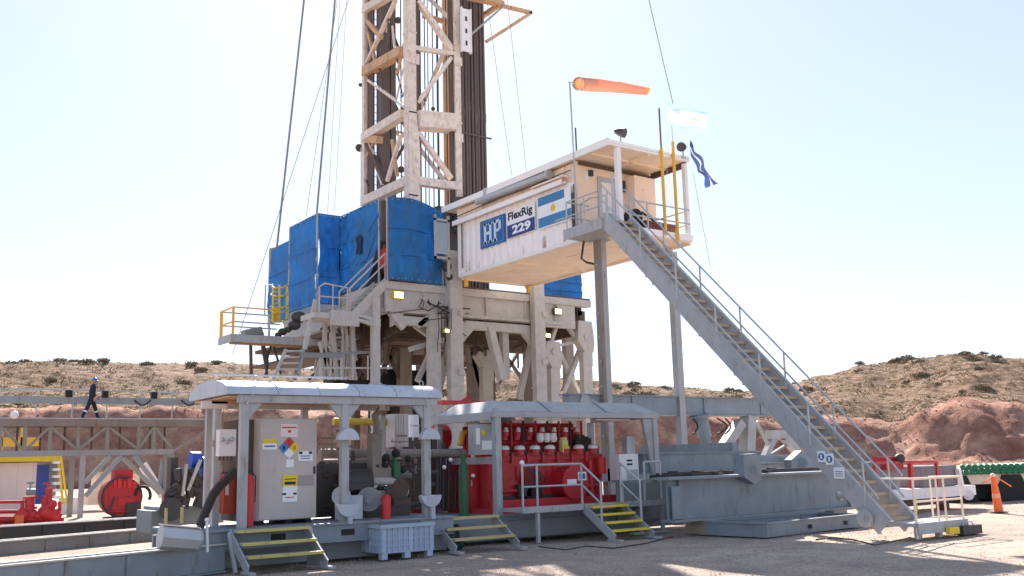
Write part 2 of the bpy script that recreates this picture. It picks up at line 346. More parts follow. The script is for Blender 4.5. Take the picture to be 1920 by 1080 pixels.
nu = len(us)
for k_ in range(NK):
    for i in range(nu-1): b.f.append((k_*nu+i, k_*nu+i+1, (k_+1)*nu+i+1, (k_+1)*nu+i))
hill = b.build('hills', hill_mat(), kind='structure', smooth=True)
att = hill.data.attributes.new('zone', 'FLOAT', 'POINT'); att.data.foreach_set('value', zone)
# scrub
SCR = paint('dry_scrub_leaves', (.22, .18, .12), .95, rust=.4, rcol=(.30, .23, .13), dirt=.5, sc=.15, streak=1, bump=0, spec=.1)
SCR2 = paint('ochre_grass_tuft', (.32, .24, .11), .95, rust=.3, rcol=(.2, .15, .07), dirt=.3, sc=.15, streak=1, bump=0, spec=.1)
def clump(b, p, r, h, n):
    for i in range(n):
        a = random.random()*6.283; rr = r*math.sqrt(random.random()); q = V(p)+V((math.cos(a)*rr, math.sin(a)*rr, random.random()*h*(1-.5*rr/r)))
        s = r*random.uniform(.10, .24); d = V((random.gauss(0,1), random.gauss(0,1), random.gauss(0,.7))).normalized(); e = d.orthogonal().normalized(); g = d.cross(e)
        b.add([q-e*s-g*s*.5, q+e*s-g*s*.6, q+g*s+e*s*.2], [(0,1,2)])
b = MB(); b2 = MB(); cnt = 0
while cnt < 16000:
    u = random.uniform(-500, 2500); k = random.uniform(.40, .88); p, zn = hp(u, k)
    if zn < .6: continue
    if noise.noise(V((p.x*.04, p.y*.04, 3))) < -.25 and random.random() < .7: continue
    r = random.uniform(.2, .7)*(1.5 if random.random() < .12 else 1); clump(b if random.random() < .62 else b2, p-V((0,0,.2)), r, r*.9, 16); cnt += 1
bc = MB(); cn = 0
while cn < 2600:
    u = random.uniform(-300, 2300); k = random.uniform(.13, .5); p, zn = hp(u, k); q_ = random.uniform(.08, .3)*(2 if random.random() < .05 else 1)
    e = [V((random.uniform(-1, 1), random.uniform(-1, 1), random.uniform(-.6, .8)))*q_ for _ in range(5)]
    bc.add([p+x for x in e], [(0,1,2),(0,2,3),(0,3,4),(1,2,4),(0,1,4),(2,3,4)]); cn += 1
bc.build('dirt_clods', paint('red_clod', (.40, .23, .17), .95, rust=.1, dirt=.5, sc=.2, spec=.1), kind='stuff', label='loose reddish clods and stones strewn on the cut dirt bank', cat='dirt')
b.build('scrub', SCR, kind='stuff', label='olive brown desert scrub covering the hillsides behind the rig', cat='scrub')
b2.build('dry_grass', SCR2, kind='stuff', label='ochre dry grass tufts between the scrub on the hills', cat='dry grass')
protos = []
for i in range(4):
    b = MB(); clump(b, (0, 0, -.1), 1, .9, 110); clump(b, (.6, .3, -.1), .7, .5, 60); clump(b, (-.5, -.4, -.3), .8, .5, 60)
    me = b.build('desert_shrub', SCR, label='dark rounded desert shrub on the hill crest and slope', cat='shrub', group='larger shrubs on the hillside')
    me.location = (0, 0, 0); protos.append(me)
first = set()
for i in range(110):
    u = random.uniform(0, 1000) if i % 2 else random.uniform(1130, 1920); k = random.choice([.84, .85, .80, .7, .6, .55])+random.uniform(-.03, .01)
    p, zn = hp(u, k)
    pr = protos[i % 4]
    if (i % 4) in first: o = pr.copy(); COL.objects.link(o)
    else: o = pr; first.add(i % 4)
    s = random.uniform(.6, 1.5); o.location = p-V((0, 0, .25)); o.scale = (s, s, s*random.uniform(.6, .95)); o.rotation_euler.z = random.random()*6
    o['label'] = 'dark rounded desert shrub on the hill crest and slope'
# ================================================================== SUBSTRUCTURE
YF = 33.0; ZF = 8.95
T = thing('rig_substructure', 'beige steel substructure with box beams, legs and braces carrying the drill floor', 'rig substructure', (23, 36, 0))
def P(x, y, Y=YF): return at(x, y, Y=Y)
x0, x1 = 17.9, 28.3
part('floor_beam', SUBS, T, lambda b: (b.box(x0, YF-.05, 8.62, x1, YF+.3, 8.92), b.box(x0+.05, YF+.05, 7.85, x1-1.6, YF+.2, 8.62), b.box(x0, YF-.05, 7.72, x1-1.6, YF+.3, 7.85),
      [b.box(x, YF-.03, 7.85, x+.05, YF+.05, 8.62) for x in (19.6, 20.6, 22.6, 24.6, 26.2)], b.box(x0+.4, YF, 7.25, 25.4, YF+.26, 7.6), b.box(25.4, YF+.02, 7.6, x1-.9, YF+.2, 8.62)))
part('floor_beam', SUBS, T, lambda b: (b.box(x0, YF+.3, 8.5, x0+.3, 43, 8.92), b.box(x0+.05, YF+.3, 7.8, x0+.2, 43, 8.5), b.box(x0, YF+.3, 7.7, x0+.3, 43, 7.8)))
part('floor_beam', BROWN, T, lambda b: (b.box(x0+.3, 37.5, 7.0, 28.2, 37.8, 8.6), b.box(x0+.3, 42.5, 6.8, 28.2, 42.8, 8.6), b.box(28.0, YF+.4, 7.4, 28.3, 43, 8.5)))
part('floor_deck', BROWN, T, lambda b: (b.box(x0+.02, YF, 8.92, x1, 43.2, 9.0), [b.box(x, YF+.4, 8.3, x+.12, 42.4, 8.9) for x in [19+i*1.5 for i in range(7)]]))
part('under_floor_box', BROWN, T, lambda b: (b.box(20.2, 36, 7.05, 24.2, 40.5, 8.2), b.box(24.6, 38.5, 6.9, 27.4, 41, 8.3)))
def leg(px0, px1, ytop, ybot, Y=YF, mat=SUBS, zb=.9, name='leg', d=.34):
    a = at((px0+px1)/2, ytop, Y=Y); w_ = (at(px1, ytop, Y=Y)-at(px0, ytop, Y=Y)).x
    def fn(b):
        b.box(a.x-w_/2, Y, zb, a.x+w_/2, Y+.04, a.z); b.box(a.x-w_/2, Y+.04, zb, a.x-w_/2+.04, Y+d-.04, a.z); b.box(a.x+w_/2-.04, Y+.04, zb, a.x+w_/2, Y+d-.04, a.z); b.box(a.x-w_/2, Y+d-.04, zb, a.x+w_/2, Y+d, a.z)
        b.box(a.x-w_/2-.05, Y-.03, 4.9, a.x+w_/2+.05, Y+d+.03, 4.94)
    return part(name, mat, T, fn)
leg(843, 866, 470, 755, YF-.36); leg(806, 826, 588, 740, YF-.1, d=.3); leg(700, 713, 556, 705, YF-.1, d=.25); leg(1001, 1020, 530, 745, YF-.4, d=.3)
leg(750, 772, 600, 700, 37.9,SUBD); leg(880, 898, 600, 750, 37.9,SUBD); leg(909, 928, 685, 750, 38.2, BROWN); leg(735, 748, 600, 750, 42.8, BROWN); leg(1060, 1074, 610, 740, 37.9,SUBD)
leg(665, 676, 600, 700, 42.8,BROWN); leg(986, 996, 640, 745, 42.8, BROWN); leg(785, 800, 610, 750, 43, BROWN)
def br(a, c, w=.18, Y=YF, mat=SUBS, name='brace'):
    part(name, mat, T, lambda b: b.bar(P(*a, Y), P(*c, Y), w, w))
br((917,612),(941,712),.32,YF+.1); br((944,612),(947,712),.30,YF+.5); br((998,636),(973,748),.22,YF+.3); br((845,632),(822,735),.22,YF+.3)
br((875,640),(905,750),.2,38,SUBD); br((778,610),(820,640),.2,YF+.6); br((768,655),(810,643),.2,YF+.6); br((812,650),(782,715),.18,YF+.6)
br((868,612),(880,680),.2,37,SUBD); br((840,600),(870,640),.16,35)
br((1048,660),(1092,752),.18,YF+.8); br((1088,655),(1056,735),.2,YF+.6); br((1058,604),(1084,640),.16,YF+.4); br((1045,605),(1028,655),.16,YF+.4); br((1032,650),(1084,641),.12,YF+.5)
br((750,640),(700,720),.16,38,BROWN); br((716,640),(756,720),.16,38,BROWN); br((930,640),(985,720),.14,42,BROWN); br((985,640),(935,720),.14,42,BROWN)
# hinge heads of the raising legs
def head(cx, ytop, ybot, w, Y, zb=1.):
    a = P(cx, ytop, Y); c = P(cx, ybot, Y)
    part('hinge_head', SUBS, T, lambda b: (b.prism([(a.x-w*.5, Y, a.z), (a.x+w*.45, Y, a.z), (a.x+w*.6, Y, c.z+.5), (a.x+w*.5, Y, c.z), (a.x-w*.15, Y, c.z), (a.x-w*.6, Y, c.z+.55)], (0, .4, 0)),
        b.tube([(a.x, Y-.06, c.z+.7), (a.x, Y+.46, c.z+.7)], .14, 14)))
    part('leg', SUBS, T, lambda b: (b.box(a.x-w*.22, Y+.05, zb, a.x+w*.42, Y+.35, c.z), b.box(a.x-w*.24, Y+.02, c.z-.6, a.x+w*.44, Y+.05, c.z)))
head(1098, 602, 660, .8, YF+.1); head(1038, 640, 690, .75, YF+.1); head(912, 660, 690, .9, 37)
for (gx_, gz, s_) in ((21.45, 7.25, 1), (25.0, 7.25, -1), (18.2, 7.7, 1)):
    part('gusset', SUBS, T, lambda b: b.prism([(gx_, YF-.02, gz), (gx_+.55*s_, YF-.02, gz), (gx_, YF-.02, gz-.55)], (0, .22, 0)))
part('round_tank', GREYD, T, lambda b: b.tube([P(705,655,40), P(760,655,40)], 0.75, 20), smooth=True)
part('hanging_hose', DARK, T, lambda b: [b.tube([P(x+random.uniform(-2,2)*k*.5, 575+k*22+random.uniform(-3,3), YF-.5) for k in range(int(l))], .02, 6) for x, l in ((822,5),(835,6),(829,4),(846,3),(1082,3))])
part('bolted_plate', SUBS, T, lambda b: [b.box(P(x,y).x-.12, YF-.46, P(x,y).z-.1, P(x,y).x+.16, YF-.36, P(x,y).z+.1) for x, y in ((854,590),(1010,592),(854,700),(815,640),(1010,680))])
part('dark_mass', BLACK, T, lambda b: (b.box(20.6, 38.6, 3.2, 23.2, 39.6, 6.1), b.box(18.6, 39, 4.6, 20.4, 40, 6.6), b.tube([(21.2, 38.3, 4.2), (23.4, 38.3, 5.8)], .35, 12)))  # black boxes and a tube, a dark mass behind the legs
part('knee_brace', SUBS, T, lambda b: (b.bar((18.1, YF, 7.7), (18.7, YF, 7.1), .2), b.bar((20.0, YF+.1, 7.75), (19.4, YF+.1, 7.25), .2)))
b = MB()
for i in range(98):   # small pipes and fittings crowded under the floor
    px = random.uniform(720, 1000); Yr = random.uniform(34, 41); p = P(px, random.uniform(600, 655), Yr)
    q = p+random.choice([V((random.uniform(.4, 1.6), 0, 0)), V((0, 0, -random.uniform(.3, 1.3))), V((random.uniform(-.5, .5), .3, random.uniform(-.6, 0)))]); b.tube([p, q], random.uniform(.03, .09), 6)
part('under_floor_pipe', BROWN, T, b)
for i_ in range(9):
    px_, py_ = random.uniform(765, 868), random.uniform(540, 600); q_ = P(px_, py_, YF-.15-random.random()*.15)
    part('loose_cable', random.choice([BROWN, DARK, BLACK]), T, lambda b: b.tube([q_+V((random.uniform(-.5, .5)*k, 0, -.28*k*random.random()-.05*k*k*(3-k)*.3)) for k in range(4)], random.uniform(.015, .03), 5), True)
part('valve_cluster', DARK, T, lambda b: [b.sphere(P(x, y, YF-.3), r_) for x, y, r_ in ((868,486,.16),(872,505,.14),(866,520,.12),(838,500,.2),(843,520,.14))], True)
# wellhead stack under the floor
W = thing('blowout_preventer', 'dark stacked well valve with flanges standing under the drill floor', 'well valve', P(945, 760, 36))
wx = P(945, 740, 36).x
part('stack_body', DARK, W, lambda b: (b.tube([(wx,36,0),(wx,36,3.8)], .3, 16), [b.tube([(wx,36,z),(wx,36,z+.15)], .5, 16) for z in (.5,1.3,2.1,2.9,3.7)], b.tube([(wx-.8,36,3.2),(wx+.8,36,3.2)], .18, 10)), True)
part('control_wheel', DARK, W, lambda b: b.tube([(wx+.85+.0*math.cos(t), 36+.28*math.sin(t), 4.4+.28*math.cos(t)) for t in [i*.524 for i in range(13)]], .04, 6), True)
# floodlights under the floor
def flood(name_label, c, s=.3, mat=LAMP, tilt=0, body=YEL):
    t = thing('floodlight', name_label, 'floodlight', c); c = V(c)
    part('housing', body, t, lambda b: (b.box(c.x-s*.62, c.y, c.z-s*.42, c.x+s*.62, c.y+.15, c.z+s*.42), b.tube([(c.x, c.y+.08, c.z+s*.4), (c.x, c.y+.2, c.z+s*.9)], .03, 6)))
    part('lamp_glass', mat, t, lambda b: b.box(c.x-s*.52, c.y-.012, c.z-s*.32, c.x+s*.52, c.y-.002, c.z+s*.32))
    return t
flood('square yellow floodlight fixed to the beam under the blue front tarp', P(748, 553, YF-.1), .36)
flood('dark angled floodlight under the floor beam right of the middle legs', P(1047, 584, YF-.25), .34, body=DARK)
flood('small glowing lamp beside the tall leg under the floor', P(838, 620, YF-.5), .18)
flood('small glowing lamp between the right hinge legs', P(1028, 629, YF-.2), .22, body=TANP)
# ================================================================== TARPS
def tarp(label, pts, top, bot, seed, folds=.05, frame=True, hole=None):
    """pts plan polyline; top/bot z functions of t"""
    t = thing('windbreak_tarp', label, 'tarp', (pts[0][0], pts[0][1], bot(0)), 'blue windbreak tarps around the drill floor')
    L = [0]
    for a, c in zip(pts, pts[1:]): L.append(L[-1]+(V(c)-V(a)).length)
    n = int(L[-1]/.07)+2; nz = 44; b = MB()
    def pos(s):
        for i in range(len(L)-1):
            if s <= L[i+1]+1e-6:
                f = (s-L[i])/(L[i+1]-L[i]); a = V(pts[i]); c = V(pts[i+1]); nrm = (c-a).normalized(); return a+(c-a)*f, V((nrm.y, -nrm.x))
    for j in range(nz+1):
        for i in range(n+1):
            s = L[-1]*i/n; p, nn = pos(s); f = j/nz; z = bot(i/n)+(top(i/n)-bot(i/n))*f
            d = noise.noise(V((s*.9+seed, z*.6, seed)))*folds*2+noise.noise(V((s*3+seed, z*1.2, seed+4)))*folds*.9+noise.noise(V((s*2.2+z*1.6, z*3.0-s, seed+8)))*folds*.9+abs(noise.noise(V((s*1.1-z*1.3, seed, z*.8))))*folds*1.2
            d += folds*.55*math.exp(-((f-.62)*14)**2)+folds*.45*math.exp(-((f-.3)*14)**2)
            b.v.append(V((p.x+nn.x*d, p.y+nn.y*d, z)))
    for j in range(nz):
        for i in range(n):
            if hole and hole(i/n, j/nz): continue
            b.f.append((j*(n+1)+i, j*(n+1)+i+1, (j+1)*(n+1)+i+1, (j+1)*(n+1)+i))
    o = b.build('sheet', TARP, t, True)
    md = o.modifiers.new('thickness', 'SOLIDIFY'); md.thickness = .012
    part('frame', SUBS, t, lambda b: [b.bar((p[0], p[1]+.06, bot(0)-.1), (p[0], p[1]+.06, top(0 if k == 0 else 1)+.03), .06, .06) for k, p in enumerate((pts[0], pts[-1]))])
    part('seam', paint('dark_blue_seam', (.01, .05, .22), .7, rust=0), t, lambda b: [b.tube([(pos(L[-1]*i/12)[0].x+pos(L[-1]*i/12)[1].x*(folds*.9+.02), pos(L[-1]*i/12)[0].y+pos(L[-1]*i/12)[1].y*(folds*.9+.02), bot(i/12)+(top(i/12)-bot(i/12))*f) for i in range(13)], .012, 5) for f in (.3, .62)])
    part('eyelets', GALV, t, lambda b: [b.sphere((pos(L[-1]*(i+.5)/9)[0].x+pos(L[-1]*(i+.5)/9)[1].x*(folds+.02), pos(L[-1]*(i+.5)/9)[0].y+pos(L[-1]*(i+.5)/9)[1].y*(folds+.02), zz((i+.5)/9)+dz_), .022, 1, 5) for i in range(9) for zz, dz_ in ((top, -.08), (bot, .08))])
    part('hem', SIGNL, t, lambda b: b.tube([(pos(L[-1]*i/16)[0].x, pos(L[-1]*i/16)[0].y, top(i/16)+.01) for i in range(17)], .025, 6))
    return t
tarp('large front blue tarp with curved top beside the white cabin', [(17.98, 32.9), (19.0, 32.8), (20.5, 32.9)], lambda t: 12.23+.08*math.sin(t*3.1)-.42*max(0, t-.35)**1.3*1.3, lambda t: 8.95, 1, .07)
tarp('left-facing blue tarp behind the upper stair with a torn hole', [(17.88, 36.9), (17.88, 33.4)], lambda t: 12.32-.05*t, lambda t: 8.95+.0*t+(1.7*max(0, t-.72)/.28 if t > .72 else 0), 5, .06)
tarp('narrow deep blue tarp on the step face left of the mast', [(16.86, 36.9), (17.88, 36.9)], lambda t: 12.33, lambda t: 8.5, 9, .08)
tarp('wide pale blue tarp on the far left side of the floor', [(16.86, 39.8), (16.86, 36.95)], lambda t: 12.35, lambda t: 8.5, 13, .06)
tarp('low pale blue tarp at the far left end above the yellow ladder', [(16.9, 42.2), (16.9, 39.85)], lambda t: 11.78, lambda t: 8.3, 17, .05)
c_ = at(1106, 508, Y=33.2)
tarp('sagging blue tarp hanging under the cabin at the right rear', [(25.2, 33.6), (28.25, 33.5)], lambda t: 10.2, lambda t: 8.98+.45*max(0, 1-t*2.4), 21, .05)
DW = thing('drawworks', 'dark drawworks machinery half hidden behind the blue tarps on the floor', 'winch', (19, 35.5, 9))
part('housing', DARK, DW, lambda b: (b.box(18.6, 34.6, 9, 20.2, 36.8, 10.9),)); part('drum', BROWN, DW, lambda b: b.tube([(19.0, 34.3, 10.0), (19.0, 36.4, 10.0)], .6, 20), True)
part('red_wheel', RED, DW, lambda b: b.tube([(18.02, 33.35, 9.9), (18.2, 33.35, 9.9)], .4, 18), True); part('brake_lever', RED, DW, lambda b: b.bar((18.05, 33.2, 9.1), (18.05, 33.3, 10.4), .1))
t = thing('torn_patch', 'ragged dark torn patch in the left-facing blue tarp', 'torn patch', (17.8, 35.0, 10.3))
part('patch', paint('torn_dark_mesh', (.015, .03, .07), .9, rust=.6, rcol=(.3, .33, .38)), t, lambda b: b.prism([(17.72, 35.15, 10.35), (17.72, 34.75, 10.3), (17.72, 34.7, 10.6), (17.72, 34.6, 11.0), (17.72, 34.8, 11.12), (17.72, 35.2, 11.05), (17.72, 35.05, 10.7)], (.01, 0, 0)))
# ================================================================== MAST
MX0, MX1, MY0, MY1 = 20.8, 23.25, 36.0, 40.3
T = thing('drilling_mast', 'tall cream lattice mast with rusty edges standing on the drill floor', 'mast', ((MX0+MX1)/2, 38, 9))
ZT = 31
def mleg(x, y, w, name='leg', mat=CREAM):
    part(name, mat, T, lambda b: (b.box(x-w/2, y-w/2, 9, x+w/2, y-w/2+.04, ZT), b.box(x-w/2, y-w/2+.04, 9, x-w/2+.04, y+w/2, ZT), b.box(x+w*.1, y-w*.1, 9, x+w/2, y+w/2, ZT),
         [b.box(x-w/2-.03, y-w/2-.03, z, x+w/2+.03, y+w/2+.03, z+.06) for z in (13.4, 17.2, 21, 25)]))
mleg(MX0, MY0, .42); mleg(MX1, MY0, .32); mleg(MX0, MY1, .24); mleg(MX1, MY1, .3, mat=TANP)
# foot widening of near leg
part('leg_foot', CREAM, T, lambda b: b.prism([(MX0-.22, MY0-.24, 9), (MX0+.36, MY0-.24, 9), (MX0+.36, MY0-.24, 15.6), (MX0+.19, MY0-.24, 17.3), (MX0-.2, MY0-.24, 17.3)], (0, .02, 0)))
def fb(a, c, w=.16, mat=CREAM, name='brace', Y=MY0-.05): part(name, mat, T, lambda b: b.bar(at(*a, Y=Y), at(*c, Y=Y), w, w))
def sb(a, c, w=.16, mat=CREAM, name='brace', X=MX0-.02): part(name, mat, T, lambda b: b.bar(at(*a, X=X), at(*c, X=X), w, w))
fb((782,340),(862,351),.36,name='cross_beam'); fb((780,226),(850,232),.75,name='cross_beam'); fb((775,90),(850,101),.2,name='cross_beam'); fb((770,-30),(850,-18),.22,name='cross_beam')
fb((783,248),(846,335),.2); fb((783,193),(846,108),.17); fb((783,2),(848,95),.24); fb((783,-10),(840,-120),.2)
sb((683,379),(765,341),.42,name='cross_beam'); sb((688,256),(757,214),.4,name='cross_beam'); sb((685,136),(755,96),.42,TANP,'cross_beam'); sb((684,20),(745,-18),.36,name='cross_beam')
sb((686,262),(722,342),.2,BROWN); sb((752,252),(726,340),.16); sb((690,150),(758,200),.12); sb((688,118),(742,0),.17); sb((690,40),(715,70),.2,TANP); sb((688,262),(712,262),.34,TANP,name='gusset_plate'); sb((690,262),(718,345),.16)
sb((735,262),(745,330),.13,TANP); sb((690,60),(705,120),.14,TANP)
part('leg_shade_strip', BROWN, T, lambda b: (b.box(MX0+.22, MY0-.1, 9, MX0+.42, MY0+.1, ZT), b.box(MX1-.36, MY0-.05, 9, MX1-.17, MY0+.1, ZT)))  # brown strips beside the legs, standing for inner flanges in shadow
part('leg_shade_strip', BROWN, T, lambda b: b.box(MX0+.02, MY1-.75, 9, MX0+.1, MY1-.18, ZT))  # same for the left rear leg, its shade put into the brown
part('bolt_plate', CREAM, T, lambda b: [b.box(MX0-.33, MY0-.29, z, MX0+.33, MY0-.26, z+.5) for z in (19.5,)]+[b.box(MX1-.22, MY0-.21, z, MX1+.22, MY0-.18, z+.4) for z in (13.1, 16.3, 20.0)])
for i_ in range(46):
    z_ = 11.5+random.random()*14; k_ = random.random()
    if k_ < .4: a_ = V((MX0, random.uniform(MY0+.3, MY1), z_)); c_ = a_+V((0, random.uniform(-.8, .8), random.uniform(.2, 1.6)))
    elif k_ < .75: a_ = V((random.uniform(MX0+.3, MX1-.2), MY1-.1, z_)); c_ = a_+V((random.uniform(-.9, .9), 0, random.uniform(.3, 1.8)))
    else: a_ = V((random.uniform(MX0+.3, MX1), random.uniform(MY0, MY1), z_)); c_ = a_+V((random.uniform(-.25, .25), .1, random.uniform(.1, .3)))
    part('small_member', random.choice([BROWN, TANP, TANP, CREAM, DARK]), T, lambda b: b.bar(a_, c_, random.uniform(.04, .11)))
part('sheave', DARK, T, lambda b: [b.tube([at(x, y, Y=38), at(x, y, Y=38.2)], r_, 14) for x, y, r_ in ((746,38,.16),(812,204,.1),(752,318,.16))], True)
# rear braces
for k in range(5):
    z = 9.5+k*4.2
    part('brace', BROWN, T, lambda b: (b.bar((MX0, MY1, z), (MX1, MY1, z+4.2), .13) if k % 2 else b.bar((MX1, MY1, z), (MX0, MY1, z+4.2), .13)))
    part('cross_beam', CREAM, T, lambda b: b.bar((MX0, MY1, z), (MX1, MY1, z), .2))
    part('brace', CREAM, T, lambda b: (b.bar((MX1, MY0, z), (MX1, MY1, z+4.2), .15) if k % 2 else b.bar((MX1, MY1, z), (MX1, MY0, z+4.2), .15)))
# top drive guide column and cable runs inside the mast
gxy = at(730, 200, Y=39)
part('guide_column', PIPE, T, lambda b: (b.box(gxy.x-.42, 39.0, 9, gxy.x-.12, 39.5, ZT), b.box(gxy.x-.1, 39.05, 9, gxy.x+.06, 39.45, ZT), b.box(gxy.x+.1, 39.0, 9, gxy.x+.36, 39.5, ZT)))
part('guide_column', BROWN, T, lambda b: (b.box(at(697,200,Y=40.5).x-.22, 40.5, 9, at(697,200,Y=40.5).x+.16, 40.8, ZT)))
part('ladder_rack', CREAM, T, lambda b: ([b.tube([(at(x,200,Y=40).x, 40, 9), (at(x,200,Y=40).x, 40, ZT)], .035, 6) for x in (698, 708)], [b.tube([(at(698,200,Y=40).x, 40, 9+i*.4), (at(708,200,Y=40).x, 40, 9+i*.4)], .02, 5) for i in range(55)]))
part('hoist_line', DARK, T, lambda b: [b.tube([(at(x,200,Y=y_).x, y_, 9), (at(x,200,Y=y_).x, y_, ZT)], r, 6) for x, y_, r in ((788,38,.05),(797,38,.03),(803,38.2,.025),(812,38,.03),(821,39,.06),(838,38,.03),(752,37,.03))])
part('standpipe', TANP, T, lambda b: b.tube([(at(836,200,Y=39.9).x, 39.9, 9), (at(836,200,Y=39.9).x, 39.9, ZT)], .14, 10), True)
part('mast_base_machinery', DARK, T, lambda b: ([b.tube([(MX1+random.uniform(-.9, .6), MY0-.6+random.uniform(-.3, .8), 11.8+random.random()*1.9), (MX1+random.uniform(-.7, .6), MY0-.5+random.uniform(-.3, .6), 11.8+random.random()*1.9)], random.uniform(.04, .12), 7) for i in range(26)], b.box(MX0+1.2, MY0-.3, 9, MX1+.3, MY0+1, 13.1)))
part('cable_clamp', DARK, T, lambda b: [b.box(MX0+.27, MY0+.1+random.uniform(-.1, .3), z, MX0+.5, MY0+.35, z+random.uniform(.1, .3)) for z in (12, 13.1, 14.6, 15.9, 17, 18.6, 19.4, 20.7, 21.5)])
p = at(676, 275, X=MX0); part('mast_lamp', DARK, T, lambda b: (b.sphere(at(674,277,X=MX0), .2), b.tube([at(674,277,X=MX0), at(684,270,X=MX0)], .04, 6)), True)
part('mast_lamp', DARK, T, lambda b: b.sphere(at(676,159,X=MX0), .1), True)
part('side_conduit', CREAM, T, lambda b: b.tube([at(677,380,X=MX0), at(677,250,X=MX0)], .03, 6))
# racking bracket and outrigger at the top right
part('slotted_plate', WHITE, T, lambda b: (b.box(MX1+.02, 35.45, 20.6, MX1+.5, 35.5, 22.7), b.box(MX1-.02, 35.4, 20.55, MX1+.04, 35.55, 22.75), b.box(MX1+.48, 35.4, 20.55, MX1+.53, 35.55, 22.75)))
part('plate_slot', INK, T, lambda b: [b.box(MX1+.2, 35.43, z, MX1+.3, 35.448, z+.22) for z in (20.9, 21.5, 22.1)])
Ya = 36
part('outrigger_frame', TANP, T, lambda b: (b.bar(at(903,2,Y=Ya), at(996,24,Y=Ya), .16), b.bar(at(996,24,Y=Ya), at(912,78,Y=Ya), .16), b.bar(at(860,-8,Y=Ya), at(905,2,Y=Ya), .18)))
part('outrigger_strut', GREY, T, lambda b: b.tube([at(868,78,Y=Ya-.2), at(946,10,Y=Ya-.2)], .05, 8))
part('racking_board', TANP, T, lambda b: (b.box(MX1, 35.6, 23.6, MX1+2.6, 35.8, 23.8), b.box(MX1, 38.8, 23.6, MX1+2.6, 39, 23.8), b.box(MX1+2.4, 35.8, 23.6, MX1+2.6, 38.8, 23.8)))
# drill pipe stands
k = 0; pxs = []
for row in range(4):
    for i in range(8):
        pxs.append((24.0+i*.175+row*.09, 36.6+row*.32))
proto = None
for (x, y) in pxs:
    if proto is None:
        b = MB(); b.tube([(x, y, 9.0), (x, y, 17.9), (x, y, 17.95), (x, y, 18.35), (x, y, 18.4), (x, y, 26.5)], [.068, .068, .085, .085, .068, .068], 10)
        proto = b.build('drill_pipe', PIPE, smooth=True, label='dark steel drill pipe standing upright in the bundle beside the mast', cat='drill pipe', group='drill pipes racked beside the mast'); px0_, py0_ = x, y
    else:
        o = proto.copy(); COL.objects.link(o); o.location = V(proto.location)+V((x-px0_+random.uniform(-.025, .025), y-py0_, random.uniform(-.35, .35)))
b = MB(); b.box(23.85, 36.42, 17.0, 25.5, 36.5, 17.06); b.box(23.85, 36.42, 9.0, 25.5, 36.5, 9.1)
T2 = thing('pipe_retainer', 'dark clamp bar strapped across the racked drill pipes', 'clamp bar', (24.7, 36.3, 17)); part('clamp_bar', PIPE, T2, b)
# ================================================================== CABIN
CX0, CX1, CY0, CY1, CZ0, CZ1 = 20.8, 24.3, 24.75, 32.2, 9.22, 12.02
T = thing('driller_cabin', 'long white ribbed cabin with orange underside and company signs on its side', 'cabin', ((CX0+CX1)/2, 28.5, CZ0))
def wall(b):
    n = 74; L = CY1-CY0; pts = []; 
    for i in range(n+1):
        y = CY0+L*i/n; ph = i % 4; pts.append((CX0+(0 if ph in (0, 1) else .035), y))
    for (xa, ya), (xb, yb) in zip(pts, pts[1:]): b.add([(xa, ya, CZ0), (xb, yb, CZ0), (xb, yb, 11.32), (xa, ya, 11.32)], [(0,1,2,3)])
    b.box(CX0+.05, CY0, CZ0, CX0+.1, CY1, 11.3)
part('side_wall', WALLM, T, wall)
part('upper_wall', PORCH, T, lambda b: (b.box(CX0+.08, CY0+.02, 11.32, CX0+.14, CY1, 12.0), [b.box(CX0+.03, y, 11.38, CX0+.08, y+.06, 11.98) for y in (25.4, 26.6, 27.9, 29.2, 30.5, 31.6)]))
part('belt_rail', WALLM, T, lambda b: (b.box(CX0-.22, CY0+.5, 11.33, CX0+.08, CY1+.1, 11.38), b.box(CX0-.24, CY0+.5, 11.28, CX0-.2, CY1+.1, 11.46)))
part('bottom_rail', WHITE, T, lambda b: (b.box(CX0-.02, CY0, CZ0-.06, CX0+.06, CY1, CZ0+.08)))
part('end_wall', PORCH, T, lambda b: (b.box(CX0+.1, CY0, CZ0, CX1-.6, CY0+.06, 12.0), b.box(CX0, CY0-.02, CZ0, CX0+.12, CY0+.1, 12.0)))
part('end_wall', WALLM, T, lambda b: (b.box(CX0, CY1, CZ0, CX1, CY1+.06, 12.0), b.box(CX1-.06, CY0, CZ0, CX1, CY1, 12.0)))
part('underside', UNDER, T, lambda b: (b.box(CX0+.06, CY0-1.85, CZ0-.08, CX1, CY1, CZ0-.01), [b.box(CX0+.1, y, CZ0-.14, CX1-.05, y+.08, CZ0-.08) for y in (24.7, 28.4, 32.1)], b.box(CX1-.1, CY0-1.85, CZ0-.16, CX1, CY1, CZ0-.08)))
part('underside_foot', YELO, T, lambda b: [b.box(x, CY1-.25, CZ0-.42, x+.12, CY1-.1, CZ0-.14) for x in (20.95, 24.05)])
part('roof', WALLM, T, lambda b: (b.box(CX0-.18, CY0-1.9, 12.02, CX0-.1, CY1+1.0, 12.26), b.prism([(CX0-.1, CY0-1.9, 12.12), (CX0-.1, CY1+.9, 12.12), (CX1+.1, CY1+.9, 12.12), (CX1+.1, CY0-1.9, 12.12)], (0, 0, .1)), b.box(CX0-.1, CY0-1.9, 12.04, CX1+.1, CY0-1.8, 12.11)))
part('ceiling_underside', UNDER, T, lambda b: (b.box(CX0-.08, CY0-1.78, 12.05, CX1+.08, CY1+.85, 12.11), b.box(CX0, CY0-.9, 11.98, CX1, CY0-.84, 12.05), b.box(CX0+1.7, CY0-1.8, 11.98, CX0+1.78, CY0, 12.05)))
